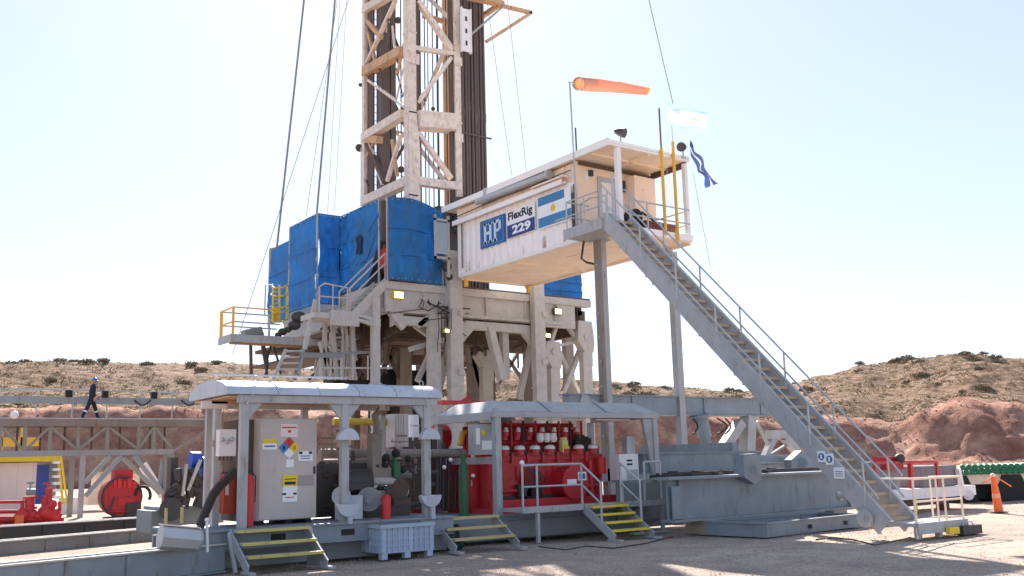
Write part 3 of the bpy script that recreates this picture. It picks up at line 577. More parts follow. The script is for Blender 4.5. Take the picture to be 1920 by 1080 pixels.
part('roof_beam', BROWN, T, lambda b: (b.box(CX0+.1, CY0-.1, 11.88, CX1, CY0-.02, 11.98), b.box(CX1-.05, CY0-1.8, 11.85, CX1+.05, CY0-.1, 12.04)))
part('duct_pipe', GALV, T, lambda b: (b.tube([(CX0-.14, 26.1, 11.84), (CX0-.14, 30.6, 11.9)], .13, 14), b.tube([(CX0-.14, 26.0, 11.84), (CX0-.14, 26.12, 11.84)], .18, 14), b.box(CX0-.2, 29.9, 11.75, CX0-.0, 30.1, 12.3)), True)
part('side_sill_shelf', PORCH, T, lambda b: b.box(CX0-.3, CY0+.35, 11.5, CX0-.05, 26.9, 11.56))
part('back_window', GLASS, T, lambda b: b.box(CX0-.02-.9, CY1+.2, 10.1, CX0-.9+.5, CY1+.22, 11.4))
part('window_frame', SUBS, T, lambda b: (b.box(CX0-1.0, CY1+.18, 9.9, CX0-.92, CY1+.26, 11.7), b.box(CX0-.4, CY1+.18, 9.2, CX0-.3, CY1+.26, 11.7), b.box(CX0-1.0, CY1+.18, 11.45, CX0-.3, CY1+.26, 11.55), b.box(CX0-1.0, CY1+.18, 9.9, CX0-.3, CY1+.26, 10.0)))
part('cable_run', DARK, T, lambda b: (b.tube([(CX0-.06, CY0+.2, 11.72), (CX0-.05, 27.5, 11.7), (CX0-.05, 29, 11.74), (CX0-.05, CY1, 11.68)], .018, 6), b.tube([(CX0-.03, CY0+.1, 11.2), (CX0-.03, CY0+.1, 9.6)], .02, 6), b.tube([(CX0-.03, 31.9, 11.3), (CX0-.04, 31.9, 9.5)], .025, 6)))
part('rust_streak', paint('rust_streak', (.62, .40, .27), .8), T, lambda b: [b.prism([(CX0-.002, y, 9.3), (CX0-.002, y+w_, 9.3), (CX0-.002, y+w_*.7, 9.3+h_), (CX0-.002, y+w_*.3, 9.3+h_)], (.003, 0, 0)) for y, w_, h_ in [(random.uniform(25, 32), random.uniform(.02, .06), random.uniform(.1, .5)) for _ in range(16)]])
part('underside_hatch', PORCH, T, lambda b: (b.box(CX0+1.2, 26.0, CZ0-.1, CX0+2.2, 26.9, CZ0-.085), b.box(CX0+.9, 29.6, CZ0-.1, CX0+1.5, 30.2, CZ0-.085)))
# door with details
part('door', GALV, T, lambda b: (b.box(21.75, CY0-.06, CZ0+.05, 22.6, CY0, 11.6),))
part('door_panel', WHITE, T, lambda b: (b.box(21.9, CY0-.075, 10.3, 22.45, CY0-.06, 11.4), b.box(22.5, CY0-.1, 10.3, 22.55, CY0-.06, 10.5)))
part('sign_plate', SIGNW, T, lambda b: (b.box(21.95, CY0-.09, 11.1, 22.2, CY0-.075, 11.35), b.box(21.2, CY0-.03, 11.4, 21.34, CY0, 11.7)))
part('wall_lamp', DARK, T, lambda b: (b.box(21.35, CY0-.12, 11.55, 21.5, CY0, 11.75), b.box(22.75, CY0-.1, 11.2, 23.2, CY0, 11.6)))
part('cable_box', PORCH, T, lambda b: (b.box(23.0, CY0-.55, 9.5, 24.0, CY0-.0, 11.7), b.box(23.4, CY0-.57, 11.2, 23.5, CY0-.55, 11.25)))
# signs on the side wall (X = CX0)
XS = CX0-.03
def sp(y, z): return (XS, y, z)
def sign(name, mat, ya, yb, za, zb, th=.02, dx=0):
    return part(name, mat, T, lambda b: b.box(XS-dx, min(ya, yb), za, XS-dx-th, max(ya, yb), zb))
sign('sign', SIGNB, 30.57, 28.92, 10.0, 11.08)
part('sign_border', paint('sign_mid_blue', (.08, .24, .5), .5, rust=0, dirt=.1), T, lambda b: (b.box(XS-.026, 29.0, 10.06, XS-.02, 30.49, 10.1), b.box(XS-.026, 29.0, 10.98, XS-.02, 30.49, 11.02), b.box(XS-.026, 29.0, 10.1, XS-.02, 29.05, 10.98), b.box(XS-.026, 30.44, 10.1, XS-.02, 30.49, 10.98)))
def slab(b, y0, y1, z0, z1, x=None):   # y measured from sign left end (left = larger Y)
    x = XS-.03 if x is None else x; b.box(x, 30.35-y0, 10.14+z0, x+.012, 30.35-y1, 10.14+z1)
def hp_letters(b):   # blocky slab-serif H and P
    for o_ in (0, .36): slab(b, o_+.05, o_+.19, 0, .8)
    for o_ in (0, .36): slab(b, o_, o_+.24, 0, .09); slab(b, o_, o_+.24, .71, .8)
    slab(b, .19, .41, .35, .46)
    slab(b, .72, .86, 0, .8); slab(b, .67, .92, 0, .09); slab(b, .67, .86, .71, .8)
    slab(b, .86, 1.08, .68, .8); slab(b, .86, 1.08, .34, .45); slab(b, 1.03, 1.18, .4, .74)
part('lettering', paint('pale_lettering', (.6, .72, .78), .5, rust=0, dirt=.15), T, hp_letters)
sign('sign', SIGNW, 28.8, 27.05, 10.04, 11.09)
sign('sign_band', SIGNN, 28.77, 27.07, 10.06, 10.55, .006, .02)
text('lettering', 'FlexRig', INK, T, (XS-.02, 28.7, 10.63), (0, -1, 0), (0, 0, 1), 1.52, .4, ext=.006, bold=.035)
text('lettering', '229', SIGNW, T, (XS-.026, 28.45, 10.15), (0, -1, 0), (0, 0, 1), 1.15, .34, ext=.006, bold=.045)
sign('flag_panel', SIGNW, 26.9, 24.98, 10.0, 11.18)
sign('flag_stripe', SIGNL, 26.85, 25.35, 10.84, 11.15, .006, .02)
sign('flag_stripe', SIGNL, 26.85, 25.0, 10.05, 10.4, .006, .02)
part('sun_emblem', SUNY, T, lambda b: b.tube([(XS-.02, 26.0, 10.63), (XS-.03, 26.0, 10.63)], .13, 20))
# porch
PY0 = 22.9; PY1 = CY0
P_ = thing('cabin_porch', 'cream porch deck with railings and posts at the near end of the cabin', 'porch', (22.6, 23.8, CZ0))
part('deck', WALLM, P_, lambda b: (b.box(CX0+.08, PY0-.02, CZ0, CX1+.05, PY1-.03, CZ0+.12), b.box(CX0+.5, PY0-.06, CZ0-.04, CX1+.05, PY0-.02, CZ0+.18)))
part('roof_post', WHITE, P_, lambda b: b.box(21.05, PY0, CZ0+.12, 21.22, PY0+.16, 12.05))
part('roof_post', WHITE, P_, lambda b: b.box(CX1-.12, PY0, CZ0+.12, CX1+.02, PY0+.14, 11.98))
part('railing', GALV, P_, lambda b: ([b.tube([(21.5, PY0, z), (CX1, PY0, z)], .028, 8) for z in (9.8, 10.3)], [b.tube([(CX1, PY0, z), (CX1, PY1, z)], .028, 8) for z in (9.8, 10.3)], [b.tube([(x, PY0, 9.3), (x, PY0, 10.3)], .028, 8) for x in (21.5, 22.3, 23.1)]))
part('door_frame_rail', GALV, P_, lambda b: (b.tube([(20.75, 23.2, 9.4), (20.75, 23.2, 10.4), (20.75, 24.0, 10.5), (20.75, 24.5, 10.4), (20.75, 24.5, 9.4)], .03, 8), b.tube([(20.2, 24.6, 9.9), (20.2, 25.2, 9.9)], .03, 8)))
# yellow flag poles
for nm, lab, x, y, za, zb, zt in (('flag_pole', 'yellow flag pole with rusty top fixed to the porch corner', 23.0, PY0-.1, 9.25, 12.3, 13.72), ('flag_pole', 'shorter yellow flag pole right of its taller twin on the porch', 23.55, PY0-.12, 9.1, 12.6, 13.2)):
    t = thing(nm, lab, 'flag pole', (x, y, za))
    part('pole', YELO, t, lambda b: b.tube([(x, y, za), (x, y, zb)], .055, 8), True)
    part('pole_top', PIPE if x < 23.2 else GALV, t, lambda b: b.tube([(x, y, zb), (x, y, zt)], .03 if x < 23.2 else .012, 8), True)
def cloth(name, label, cat, pts, mats, nu=24, nv=10, amp=.04, stripes=None, parent=None):
    """pts = 4 corners a(top hoist) b(top fly) c(bottom fly) d(bottom hoist)"""
    a, b_, c, d = [V(p) for p in pts]; nrm = (b_-a).cross(d-a).normalized(); t = thing(name, label, cat, a)
    bands = stripes or [(0, 1, mats[0])]
    for (s0, s1, mt) in bands:
        m_ = MB(); n2 = max(2, int(nv*(s1-s0)))
        for j in range(n2+1):
            for i in range(nu+1):
                u = i/nu; v = s0+(s1-s0)*j/n2; p = (a*(1-u)+b_*u)*(1-v)+(d*(1-u)+c*u)*v
                m_.v.append(p+nrm*(math.sin(u*11+v*3)*amp*(.3+u)+noise.noise(p*3)*amp*1.3)+(d-a).normalized()*math.sin(u*7)*amp*.6)
        for j in range(n2):
            for i in range(nu): m_.f.append((j*(nu+1)+i, j*(nu+1)+i+1, (j+1)*(nu+1)+i+1, (j+1)*(nu+1)+i))
        o = m_.build('cloth_stripe', mt, t, True)
    return t
fy = PY0-.15
t_ = thing('halyard', 'thin rope running up the taller yellow flag pole', 'rope', (22.95, PY0-.15, 9.6)); part('rope', WHITE, t_, lambda b: b.tube([(22.95, PY0-.17, 9.6), at(1254,195,Y=PY0-.16)], .006, 5))
cloth('flag', 'washed-out white and pale blue flag blowing from the taller pole', 'flag', (at(1254,196,Y=fy), at(1321,212,Y=fy), at(1326,252,Y=fy), at(1256,232,Y=fy)), None, stripes=[(0, .14, FLAGB), (.14, .55, FLAGW), (.55, .86, FLAGC), (.86, 1, FLAGB)], amp=.1)
b = None
cloth('flag', 'dark blue flag with pale end drooping from the porch corner', 'flag', (at(1294,262,Y=fy), at(1341,344,Y=fy), at(1326,350,Y=fy), at(1294,292,Y=fy)), [FLAGN], amp=.09, nu=24, nv=12, stripes=[(0, .38, FLAGN), (.38, .55, FLAGW), (.55, 1, FLAGN)])
# windsock
t = thing('windsock', 'orange windsock streaming right from a grey pole above the cabin', 'windsock', at(1078, 330, Y=25.0))
wy = 24.6
part('pole', GALV, t, lambda b: (b.tube([at(1081,425,Y=wy), at(1078,330,Y=wy), at(1068,153,Y=wy)], .03, 8), b.tube([at(1066,155,Y=wy), at(1078,156,Y=wy)], .02, 6)), True)
def sock(b):
    pts = [at(x, y, Y=wy+d_) for x, y, d_ in ((1084,157,0),(1092,158,.25),(1120,160,.9),(1150,163,1.5),(1160,163.6,1.7),(1190,168,2.3),(1216,171,2.8))]
    r = [.225, .235, .24, .21, .215, .18, .165]; b.tube(pts, r, 22, cap=False)
o = part('sleeve', SOCK, t, sock, True); md = o.modifiers.new('t', 'SOLIDIFY'); md.thickness = .008
part('lit_lining', SOCKI, t, lambda b: b.tube([at(1085,157.2,Y=wy+.02), at(1092,158,Y=wy+.25), at(1112,159.5,Y=wy+.7), at(1113,159.5,Y=wy+.72)], [.205, .215, .2, .01], 20, cap=False), True)  # inner sleeve added so its pale colour shows the mouth as sunlit
part('ring', GALV, t, lambda b: b.tube([at(1084,157,Y=wy)+V((0, math.sin(a)*.225, math.cos(a)*.225)) for a in [i*.3142 for i in range(21)]], .014, 6), True)
# whip antenna beside it
t = thing('antenna', 'thin dark whip antenna beside the windsock pole', 'antenna', at(1080, 330, Y=24.9)); part('rod', DARK, t, lambda b: b.tube([at(1083,330,Y=24.9), at(1079,240,Y=24.9)], .03, 6))
part('cable_tray', DARK, t, lambda b: b.box(at(1080,345,X=20.72).x, 24.75, 9.45, 20.8, 24.95, 10.9))
def flood2(label, c, r=.16, d=(0.3,-.7,-.3)):
    c = V(c); d = V(d).normalized(); t = thing('floodlight', label, 'floodlight', c)
    part('lamp_body', DARK, t, lambda b: b.tube([c-d*.2, c-d*.05, c+d*.15, c+d*.17], [.07, .13, r, r*1.05], 14), True)
    part('bracket', GALV, t, lambda b: (b.tube([c-V((0,0,.35)), c-V((0,0,.05))], .03, 6), b.box(c.x-.1, c.y-.05, c.z-.4, c.x+.1, c.y+.05, c.z-.34)))
flood2('dark round floodlight on the porch roof above the white post', at(1163,248,Y=PY0+.1))
flood2('dark round floodlight by the yellow poles at the roof corner', at(1280,276,Y=PY0-.05), d=(-.9,-.4,-.2))
t = thing('storage_chest', 'brown red chest on the porch behind the yellow poles', 'chest', (23.6, 23.4, CZ0+.12))
part('box', LEATH, t, lambda b: b.box(22.6, 23.3, CZ0+.12, 24.0, 23.9, CZ0+.52)); part('lid', LEATH, t, lambda b: b.box(22.57, 23.27, CZ0+.52, 24.03, 23.93, CZ0+.6)); part('latch', GALV, t, lambda b: b.box(23.2, 23.24, CZ0+.42, 23.3, 23.27, CZ0+.56))
t = thing('hose_reel', 'black hose reel standing on the porch left of the chest', 'hose reel', (22.4, 23.5, CZ0+.12))
part('drum', BLACK, t, lambda b: (b.tube([(22.3, 23.4, 9.95), (22.3, 23.8, 9.95)], .26, 16), b.tube([(22.3, 23.38, 9.5), (22.3, 23.8, 9.5)], .2, 14)), True); part('handle', DARK, t, lambda b: b.bar((22.6, 23.5, 10.15), (23.1, 23.3, 9.8), .06))
# cabin support posts
t0 = thing('support_post', 'tall square post under the porch nearest the cabin side', 'support post', (21.16, 23.9, 0))
part('post', GREY, t0, lambda b: b.box(20.98, 23.85, .3, 21.24, 24.1, 9.05)); part('side_channel', SUBD, t0, lambda b: (b.box(20.86, 23.8, .3, 20.98, 24.05, 9.05)))
part('cap_plate', GREY, t0, lambda b: b.box(20.8, 23.7, 9.05, 21.35, 24.2, 9.08)); part('bolt', GALV, t0, lambda b: [b.box(20.84, 23.9, z, 20.86, 23.94, z+.05) for z in [1+i*.8 for i in range(10)]])
t1 = thing('support_post', 'tall square post behind the stair under the porch far side', 'support post', (24.5, 24, 0))
part('post', GREY, t1, lambda b: b.box(24.35, 23.9, .3, 24.62, 24.15, 9.05)); part('foot_plate', GREY, t1, lambda b: b.box(24.25, 23.8, 1.9, 24.72, 24.25, 1.95)); part('cap_plate', GREY, t1, lambda b: b.box(24.1, 23.8, 9.0, 24.3, 24.2, 9.1))
# hanging bracket under the landing
t = thing('cable_loop', 'brown cable loop hanging under the stair landing', 'cable', at(1095, 440, Y=24.3)); part('cable', BROWN, t, lambda b: b.tube([at(x,y,Y=24.3) for x,y in ((1096,432),(1095,450),(1090,485),(1100,492),(1128,498))], .04, 6))
# ================================================================== LONG STAIR
SX0, SX1 = 20.0, 21.0
topY, topZ, botY, botZ = 22.5, 9.38, 13.45, .25
T = thing('long_staircase', 'long grey steel staircase descending from the cabin porch to the ground', 'staircase', (20.5, botY, 0))
dY, dZ = botY-topY, botZ-topZ; Ls = math.hypot(dY, dZ); ud = V((0, dY/Ls, dZ/Ls)); un = V((0, -ud.z, ud.y)); un = un if un.z > 0 else -un
for x in (SX0, SX1):
    a = V((x, topY, topZ)); c = V((x, botY, botZ))
    part('stringer', GREY, T, lambda b: (b.bar(a-un*.02, c-un*.02, .035, .42, up=un), b.bar(a+un*.2+V((.04,0,0)), c+un*.2+V((.04,0,0)), .11, .03, up=un), b.bar(a-un*.24+V((.04,0,0)), c-un*.24+V((.04,0,0)), .11, .03, up=un)))
N_ = 34
for i in range(N_):
    f = (i+.5)/N_; y = topY+dY*f; z = topZ+dZ*f
    part('tread', TREAD, T, lambda b: (b.box(SX0+.03, y-.15, z+.02, SX1-.02, y+.11, z+.05), b.box(SX0+.03, y-.165, z-.02, SX1-.02, y-.15, z+.055)))
for x in (SX0, SX1):
    off = V((x, 0, 0))
    for hgt in (.55, 1.05):
        part('handrail' if hgt > 1 else 'mid_rail', GALV, T, lambda b: b.tube([V((x, topY+.1, topZ+hgt+.05)), V((x, topY, topZ+hgt)), V((x, botY+.3, botZ+.3+hgt)), V((x, botY+.1, botZ+.15+hgt-.1))], .026, 8), True)
    for i in range(7):
        f = .02+i*.155; part('rail_post', GALV, T, lambda b: b.tube([(x, topY+dY*f, topZ+dZ*f), (x, topY+dY*f, topZ+dZ*f+1.05)], .026, 8))
part('landing', GREY, T, lambda b: (b.box(SX0-.05, topY-.02, topZ-.3, SX1+.05, topY+1.9, topZ-.05), b.box(SX0-.08, topY+.02, topZ-.33, SX0-.05, topY+1.95, topZ+.02)))
part('landing_railing', GALV, T, lambda b: ([b.tube([(SX0, topY+.1, topZ+z-.05), (SX0, topY+1.85, topZ+z-.05)], .026, 8) for z in (.5, 1.0)], [b.tube([(SX0, topY+y, topZ-.05), (SX0, topY+y, topZ+.95)], .026, 8) for y in (.1, .95, 1.85)], [b.tube([(SX0, topY+1.85, topZ+z-.05), (SX1, topY+1.85, topZ+z-.05)], .026, 8) for z in (.5, 1.0)], b.tube([(SX0+.5, topY+.1, topZ-.05), (SX0+.5, topY+.1, topZ+1.6)], .035, 8)))
part('bracket', GREY, T, lambda b: [b.box(SX0-.01, topY+dY*f, topZ+dZ*f-.36, SX0+.06, topY+dY*f+.07, topZ+dZ*f-.27) for f in (.08, .2, .23, .42, .55, .58, .62)])
for i, (x, y, mt) in enumerate(((1541,856,0),(1556,861,1),(1574,887,2))):
    c = at(x, y, X=SX0-.03); s = .11
    pl = part('safety_sign', SIGNW, T, lambda b: b.box(SX0-.05, c.y-s*(1.3 if mt == 2 else 1), c.z-s*1.2, SX0-.035, c.y+s*(1.3 if mt == 2 else 1), c.z+s*1.2))
    if mt < 2:
        b_ = MB(); b_.tube([(SX0-.05, c.y, c.z), (SX0-.056, c.y, c.z)], .085, 16); b_.build('sign_symbol', SIGNB, pl)
        b_ = MB(); b_.sphere((SX0-.058, c.y, c.z+.02), .03, n=6); b_.box(SX0-.06, c.y-.03, c.z-.05, SX0-.057, c.y+.03, c.z-.01); b_.build('sign_figure', SIGNW, pl)
    else:
        b_ = MB(); [b_.box(SX0-.054, c.y-.1, c.z+k*.05, SX0-.05, c.y+.1, c.z+k*.05+.015) for k in (-1.5, -.5, .5)]; b_.build('sign_text_lines', INK, pl)
t = thing('wheel_disc', 'pale round disc leaning at the foot of the staircase', 'disc', at(1622, 905, X=19.9)); part('disc', GALV, t, lambda b: b.tube([at(1624,972,X=19.95), at(1624,972,X=19.95)+V((-.08,0,0))], .2, 20), True)
part('hub', GREY, t, lambda b: b.tube([at(1624,972,X=19.87), at(1624,972,X=19.87)+V((-.03,0,0))], .07, 12))
t = thing('pipe_stub', 'short white pipe stub sticking out of the girder near the stair', 'pipe', at(1575, 930, Y=17.0)); part('pipe', WHITE, t, lambda b: b.tube([at(1572,931,Y=17.2), at(1592,926,Y=16.6)], .09, 12), True); part('flange', GALV, t, lambda b: b.tube([at(1572,931,Y=17.15), at(1575,930,Y=17.1)], .13, 12))
# foot platform with railing
T = thing('foot_platform', 'low grey step platform with cream railing at the staircase foot', 'platform', (21, 13.1, 0))
part('deck', GREY, T, lambda b: (b.box(20.0, 12.65, .26, 22.0, 13.5, .34), b.box(20.0, 12.62, .1, 22.0, 12.66, .34)))
for x in (20.05, 20.85, 21.8):
    part('foot', GREY, T, lambda b: b.box(x, 12.66, 0, x+.12, 12.78, .26))
part('railing', PORCH, T, lambda b: ([b.tube([(20.05, 12.7, .0 if x == 0 else .3), (20.05, 12.7, 1.3)], .028, 8) for x in (0,)], b.tube([(20.05, 12.7, 1.3), (21.95, 12.7, 1.3), (21.95, 12.7, .34)], .028, 8), b.tube([(20.05, 12.7, .8), (21.95, 12.7, .8)], .024, 8), [b.tube([(x, 12.7, .34), (x, 12.7, 1.3)], .024, 8) for x in (20.95, 21.25)], [b.tube([(20.05, y0, 1.3), (20.05, y0+.8, 1.3)], .024, 8) for y0 in (12.7,)], b.tube([(21.95, 12.7, 1.3), (21.95, 13.45, 1.3), (21.95, 13.45, .34)], .024, 8)), True)
t = thing('tool_case', 'small grey and yellow toolbox under the platform right end', 'toolbox', (22.0, 12.8, 0)); part('body', DARK, t, lambda b: b.box(21.55, 12.5, 0, 22.35, 12.85, .2)); part('lid', YEL, t, lambda b: b.box(21.0, 12.5, .05, 21.4, 12.6, .2)); part('handle', GALV, t, lambda b: b.tube([(21.7, 12.6, .2), (21.75, 12.6, .27), (22.1, 12.6, .27), (22.15, 12.6, .2)], .015, 6))
# ================================================================== RIGHT SIDE SKID AND HYDRAULIC FRAME
T = thing('base_girder', 'deep blue grey plate girder lying behind the staircase', 'girder', (21, 17.6, .35))
part('web', GIRD, T, lambda b: (b.box(17.3, 17.55, .4, 24.6, 17.62, 1.36), [b.box(x, 17.45, .4, x+.03, 17.55, 1.36) for x in (17.6, 24.4)], b.box(17.3, 17.4, .42, 17.6, 17.44, 1.2)))
part('top_flange', GIRD, T, lambda b: b.box(17.1, 17.3, 1.36, 24.8, 17.9, 1.42)); part('bottom_flange', GIRD, T, lambda b: b.box(17.3, 17.35, .34, 24.6, 17.85, .4))
part('rear_web', GREYD, T, lambda b: (b.box(17.3, 19.4, .3, 25.6, 19.45, 1.34), b.box(17.1, 17.9, 1.3, 17.3, 19.4, 1.36), b.box(12.5, 19.5, .1, 25.6, 19.6, .5)))
part('wood_block', paint('weathered_wood', (.42, .33, .25), .8, rust=.1), T, lambda b: (b.box(18.3, 17.3, .0, 18.8, 18.0, .34), b.box(20.5, 17.3, .3, 23.0, 18, .34), b.box(23.4, 17.3, 0, 24, 18, .34)))
T = thing('ground_tray', 'low wide grey steel tray on the gravel before the girder', 'steel tray', (20.7, 16.6, 0))
tray = [(18.3, 17.3), (18.5, 15.6), (22.6, 15.95), (22.6, 17.2)]
def trayf(b):
    for (xa, ya), (xb, yb) in zip(tray, tray[1:]+tray[:1]):
        b.bar((xa, ya, .15), (xb, yb, .15), .04, .3); b.bar((xa, ya, .32), (xb, yb, .32), .12, .03)
part('rim', GIRD, T, trayf); part('floor', GIRD, T, lambda b: b.prism([(x, y, .05) for x, y in tray], (0, 0, .02))); part('slot', BLACK, T, lambda b: [b.box(x, y-.03, .1, x+.14, y-.026, .2) for x, y in ((20.2, 15.73), (21.8, 15.86))])
T = thing('raising_frame', 'blue grey frame with long box beam, diagonal legs and hydraulic cylinder', 'steel frame', (25, 24, 1))
Yh = 24.0
part('top_beam', GIRD, T, lambda b: (b.box(19.6, Yh, 3.35, 29.0, Yh+.4, 3.93), b.box(19.5, Yh-.06, 3.93, 29.05, Yh+.46, 3.97), b.box(19.6, Yh-.06, 3.31, 29.0, Yh+.46, 3.35), [b.box(x, Yh-.05, 3.35, x+.03, Yh, 3.93) for x in (22.2, 25.6, 28.6)]))
part('beam_end', GIRD, T, lambda b: b.prism([(29.0, Yh+.05, 3.93), (29.5, Yh+.05, 3.7), (29.5, Yh+.05, 3.5), (29.0, Yh+.05, 3.31)], (0, .3, 0)))
def hb(a, c, w, mat=GREY, name='brace', Y=Yh+.1, d=None): part(name, mat, T, lambda b: b.bar(at(*a, Y=Y), at(*c, Y=Y), d or w, w))
hb((1403,780),(1400,860),.42,name='leg'); hb((1388,792),(1345,856),.34); hb((1085,745),(1125,770),.3); 
hb((1440,815),(1500,813),.34,name='upper_chord',Y=25.5); hb((1470,820),(1512,868),.28,Y=25.5); hb((1450,820),(1432,862),.24,Y=25.5); hb((1418,790),(1440,835),.1,Y=25); hb((1432,860),(1480,860),.24,name='lower_chord',Y=25.3)
hb((1430,862),(1490,825),.1,mat=GREYD,Y=25.6)
part('hydraulic_cylinder', GIRD, T, lambda b: (b.tube([at(1314,782,Y=Yh), at(1322,820,Y=Yh)], .24, 14), b.tube([at(1322,818,Y=Yh), at(1332,858,Y=Yh)], .17, 14), b.tube([at(1313,778,Y=Yh), at(1314,784,Y=Yh)], .38, 14)), True)
part('lower_beam', GIRD, T, lambda b: (b.box(18.9, 20.0, 1.5, 23.6, 20.35, 2.0), b.box(18.8, 19.94, 2.0, 23.7, 20.4, 2.04), b.box(18.9, 19.94, 1.46, 23.6, 20.4, 1.5)))
part('lower_beam', GIRD, T, lambda b: (b.box(23.8, Yh-.4, 1.6, 31.5, Yh, 1.9), b.box(19.5, 23.8, 1.2, 31.5, 24.3, 1.6)))
part('top_link', GIRD, T, lambda b: (b.box(22.5, 20.05, 2.04, 22.8, 24.0, 2.3),))
part('clevis', GIRD, T, lambda b: (b.prism([at(x, y, Y=17.2) for x, y in ((1393,852),(1418,850),(1428,866),(1428,900),(1415,908),(1396,895))], (0, .22, 0)), b.tube([at(1412,880,Y=17.15), at(1412,880,Y=17.45)], .1, 14), b.prism([at(x, y, Y=18.2) for x, y in ((1386,850),(1400,850),(1402,892),(1386,892))], (0, .2, 0))))
part('leg_bracket', GIRD, T, lambda b: (b.prism([at(x, y, Y=19) for x, y in ((1484,862),(1502,845),(1522,858),(1530,885),(1484,885))], (0, .25, 0)), b.tube([at(1505,868,Y=18.9), at(1505,868,Y=19.3)], .14, 14), b.bar(at(1418,860,Y=19.5), at(1490,862,Y=19.5), .16)))
part('hanging_hose', BLACK, T, lambda b: [b.tube([at(x+dx*math.sin(i*.35), 785+i*3.2, Y=Yh-.2) for i in range(10)], .03, 6) for x, dx in ((1300, 8), (1345, 18), (1360, 10))])
b = MB()
for i in range(15): x_ = 18.0+i*.33; b.box(x_, 18.3+.2*(i % 3), 1.37, x_+.2, 18.9+.1*(i % 2), 1.46+.04*(i % 3))
b.build('deck_machinery', DARK, T)
T = thing('ribbed_stand', 'dark patterned steel beams lying on blocks under the boom right of the engine', 'steel stand', (22, 19, 1.4))
part('beam', DARK, T, lambda b: (b.bar((18.6, 18.6, 1.46), (24.4, 18.4, 1.46), .1)))
# stack of light crossmembers behind (left of stair)
# ---------- gear at right
T = thing('skid_unit', 'grey equipment skid with white base and red frame beyond the staircase', 'equipment skid', (28, 16.5, 0))
sY = 18.2
def sp2(x, y, Y=sY): return at(x, y, Y=Y)
a = sp2(1690, 885); c = sp2(1800, 925)
part('body', paint('mauve_grey_panel', (.22, .20, .21), .6), T, lambda b: (b.box(sp2(1730,890).x, sY, .75, sp2(1795,890).x, sY+1.4, 1.42),))
part('base', WHITE, T, lambda b: (b.box(sp2(1640,930).x, sY-.2, .42, sp2(1820,930).x, sY+1.6, .74)))
part('corner_post', WHITE, T, lambda b: (b.bar(sp2(1796,880,sY-.1), sp2(1806,928,sY-.1), .14)))
part('roller', WHITE, T, lambda b: (b.tube([sp2(1816,928,sY-.25), sp2(1816,928,sY+.1)], .17, 16),), True)
part('skid_leg', BROWN, T, lambda b: (b.box(sp2(1650,945).x, sY, 0, sp2(1660,945).x, sY+.3, .42), b.box(sp2(1770,945).x, sY, 0, sp2(1780,945).x, sY+.3, .42), b.box(sp2(1700,945).x, sY, .2, sp2(1770,945).x, sY+.3, .42)))
part('red_frame', RED, T, lambda b: (b.bar(sp2(1638,868), sp2(1755,866), .09), b.bar(sp2(1755,866), sp2(1758,925), .1), b.bar(sp2(1706,868), sp2(1710,930), .12), b.bar(sp2(1640,868), sp2(1642,930), .1), b.box(sp2(1668,880).x, sY+.1, 1.35, sp2(1700,880).x, sY+.6, 1.75)))
part('side_panel', GREYD, T, lambda b: b.box(sp2(1650,880).x, sY+.3, .74, sp2(1700,880).x, sY+1, 1.6))
part('top_fitting', DARK, T, lambda b: b.sphere(sp2(1687,860), .16), True)
part('yellow_guard', YEL, T, lambda b: b.bar(sp2(1716,930), sp2(1718,962), .07))
T = thing('pipe_rack', 'pale low pipe rack on dark supports holding green pipes', 'pipe rack', (36, 20, 0))
def rk(x, y, Z=0): return at(x, y, Z=Z)
rp = at(1815, 940, Z=0); ru = (at(2100, 932, Z=0)-at(1815, 940, Z=0)); ru.z = 0; ru.normalize(); rn = V((-ru.y, ru.x, 0))
if rn.y < 0: rn = -rn
def lb(b, s0, s1, n0, n1, z0, z1):
    q = [rp+ru*s+rn*n for s, n in ((s0, n0), (s1, n0), (s1, n1), (s0, n1))]; b.prism([V((p.x, p.y, z0)) for p in q], (0, 0, z1-z0))
sc_ = 1.0
part('top_frame', PORCH, T, lambda b: (lb(b, -.3, 8, 0, .25, .62, .98), lb(b, -.3, 8, 2.4, 2.65, .62, .98)))
part('support', BLACK, T, lambda b: [ (b.prism([rp+ru*(s-.75)+rn*-.1+V((0,0,0)), rp+ru*(s+.75)+rn*-.1, rp+ru*(s+.35)+rn*-.1+V((0,0,.95)), rp+ru*(s-.35)+rn*-.1+V((0,0,.95))], rn*2.9)) for s in (-.35, 1.75, 4.6, 7.4)])
part('under_shade', BLACK, T, lambda b: lb(b, -.3, 8, .5, 2.2, .05, .6))  # black block added as the dark shade beneath the rack
pr = None
for i in range(44):
    s = -.25+(i//2)*.235+(i % 2)*.11; z = 1.08; 
    if pr is None:
        b = MB(); q = rp+ru*s+rn*-.15; vd = V((q.x, q.y, 0)).normalized(); b.tube([q+V((0,0,z)), q+vd*5+V((0,0,z))], .085, 12); b.tube([q+V((0,0,z))-vd*.02, q+vd*.12+V((0,0,z))], .105, 12)
        pr = b.build('green_pipe', GREENP, smooth=True, label='green pipe lying in the row on the pale rack at right', cat='pipe', group='green pipes stacked on the rack'); s0_ = s
    else:
        o = pr.copy(); COL.objects.link(o); r_ = i % 2; o.location = V(pr.location)+ru*(s-s0_)+V((0, 0, .0 if not r_ else .175))
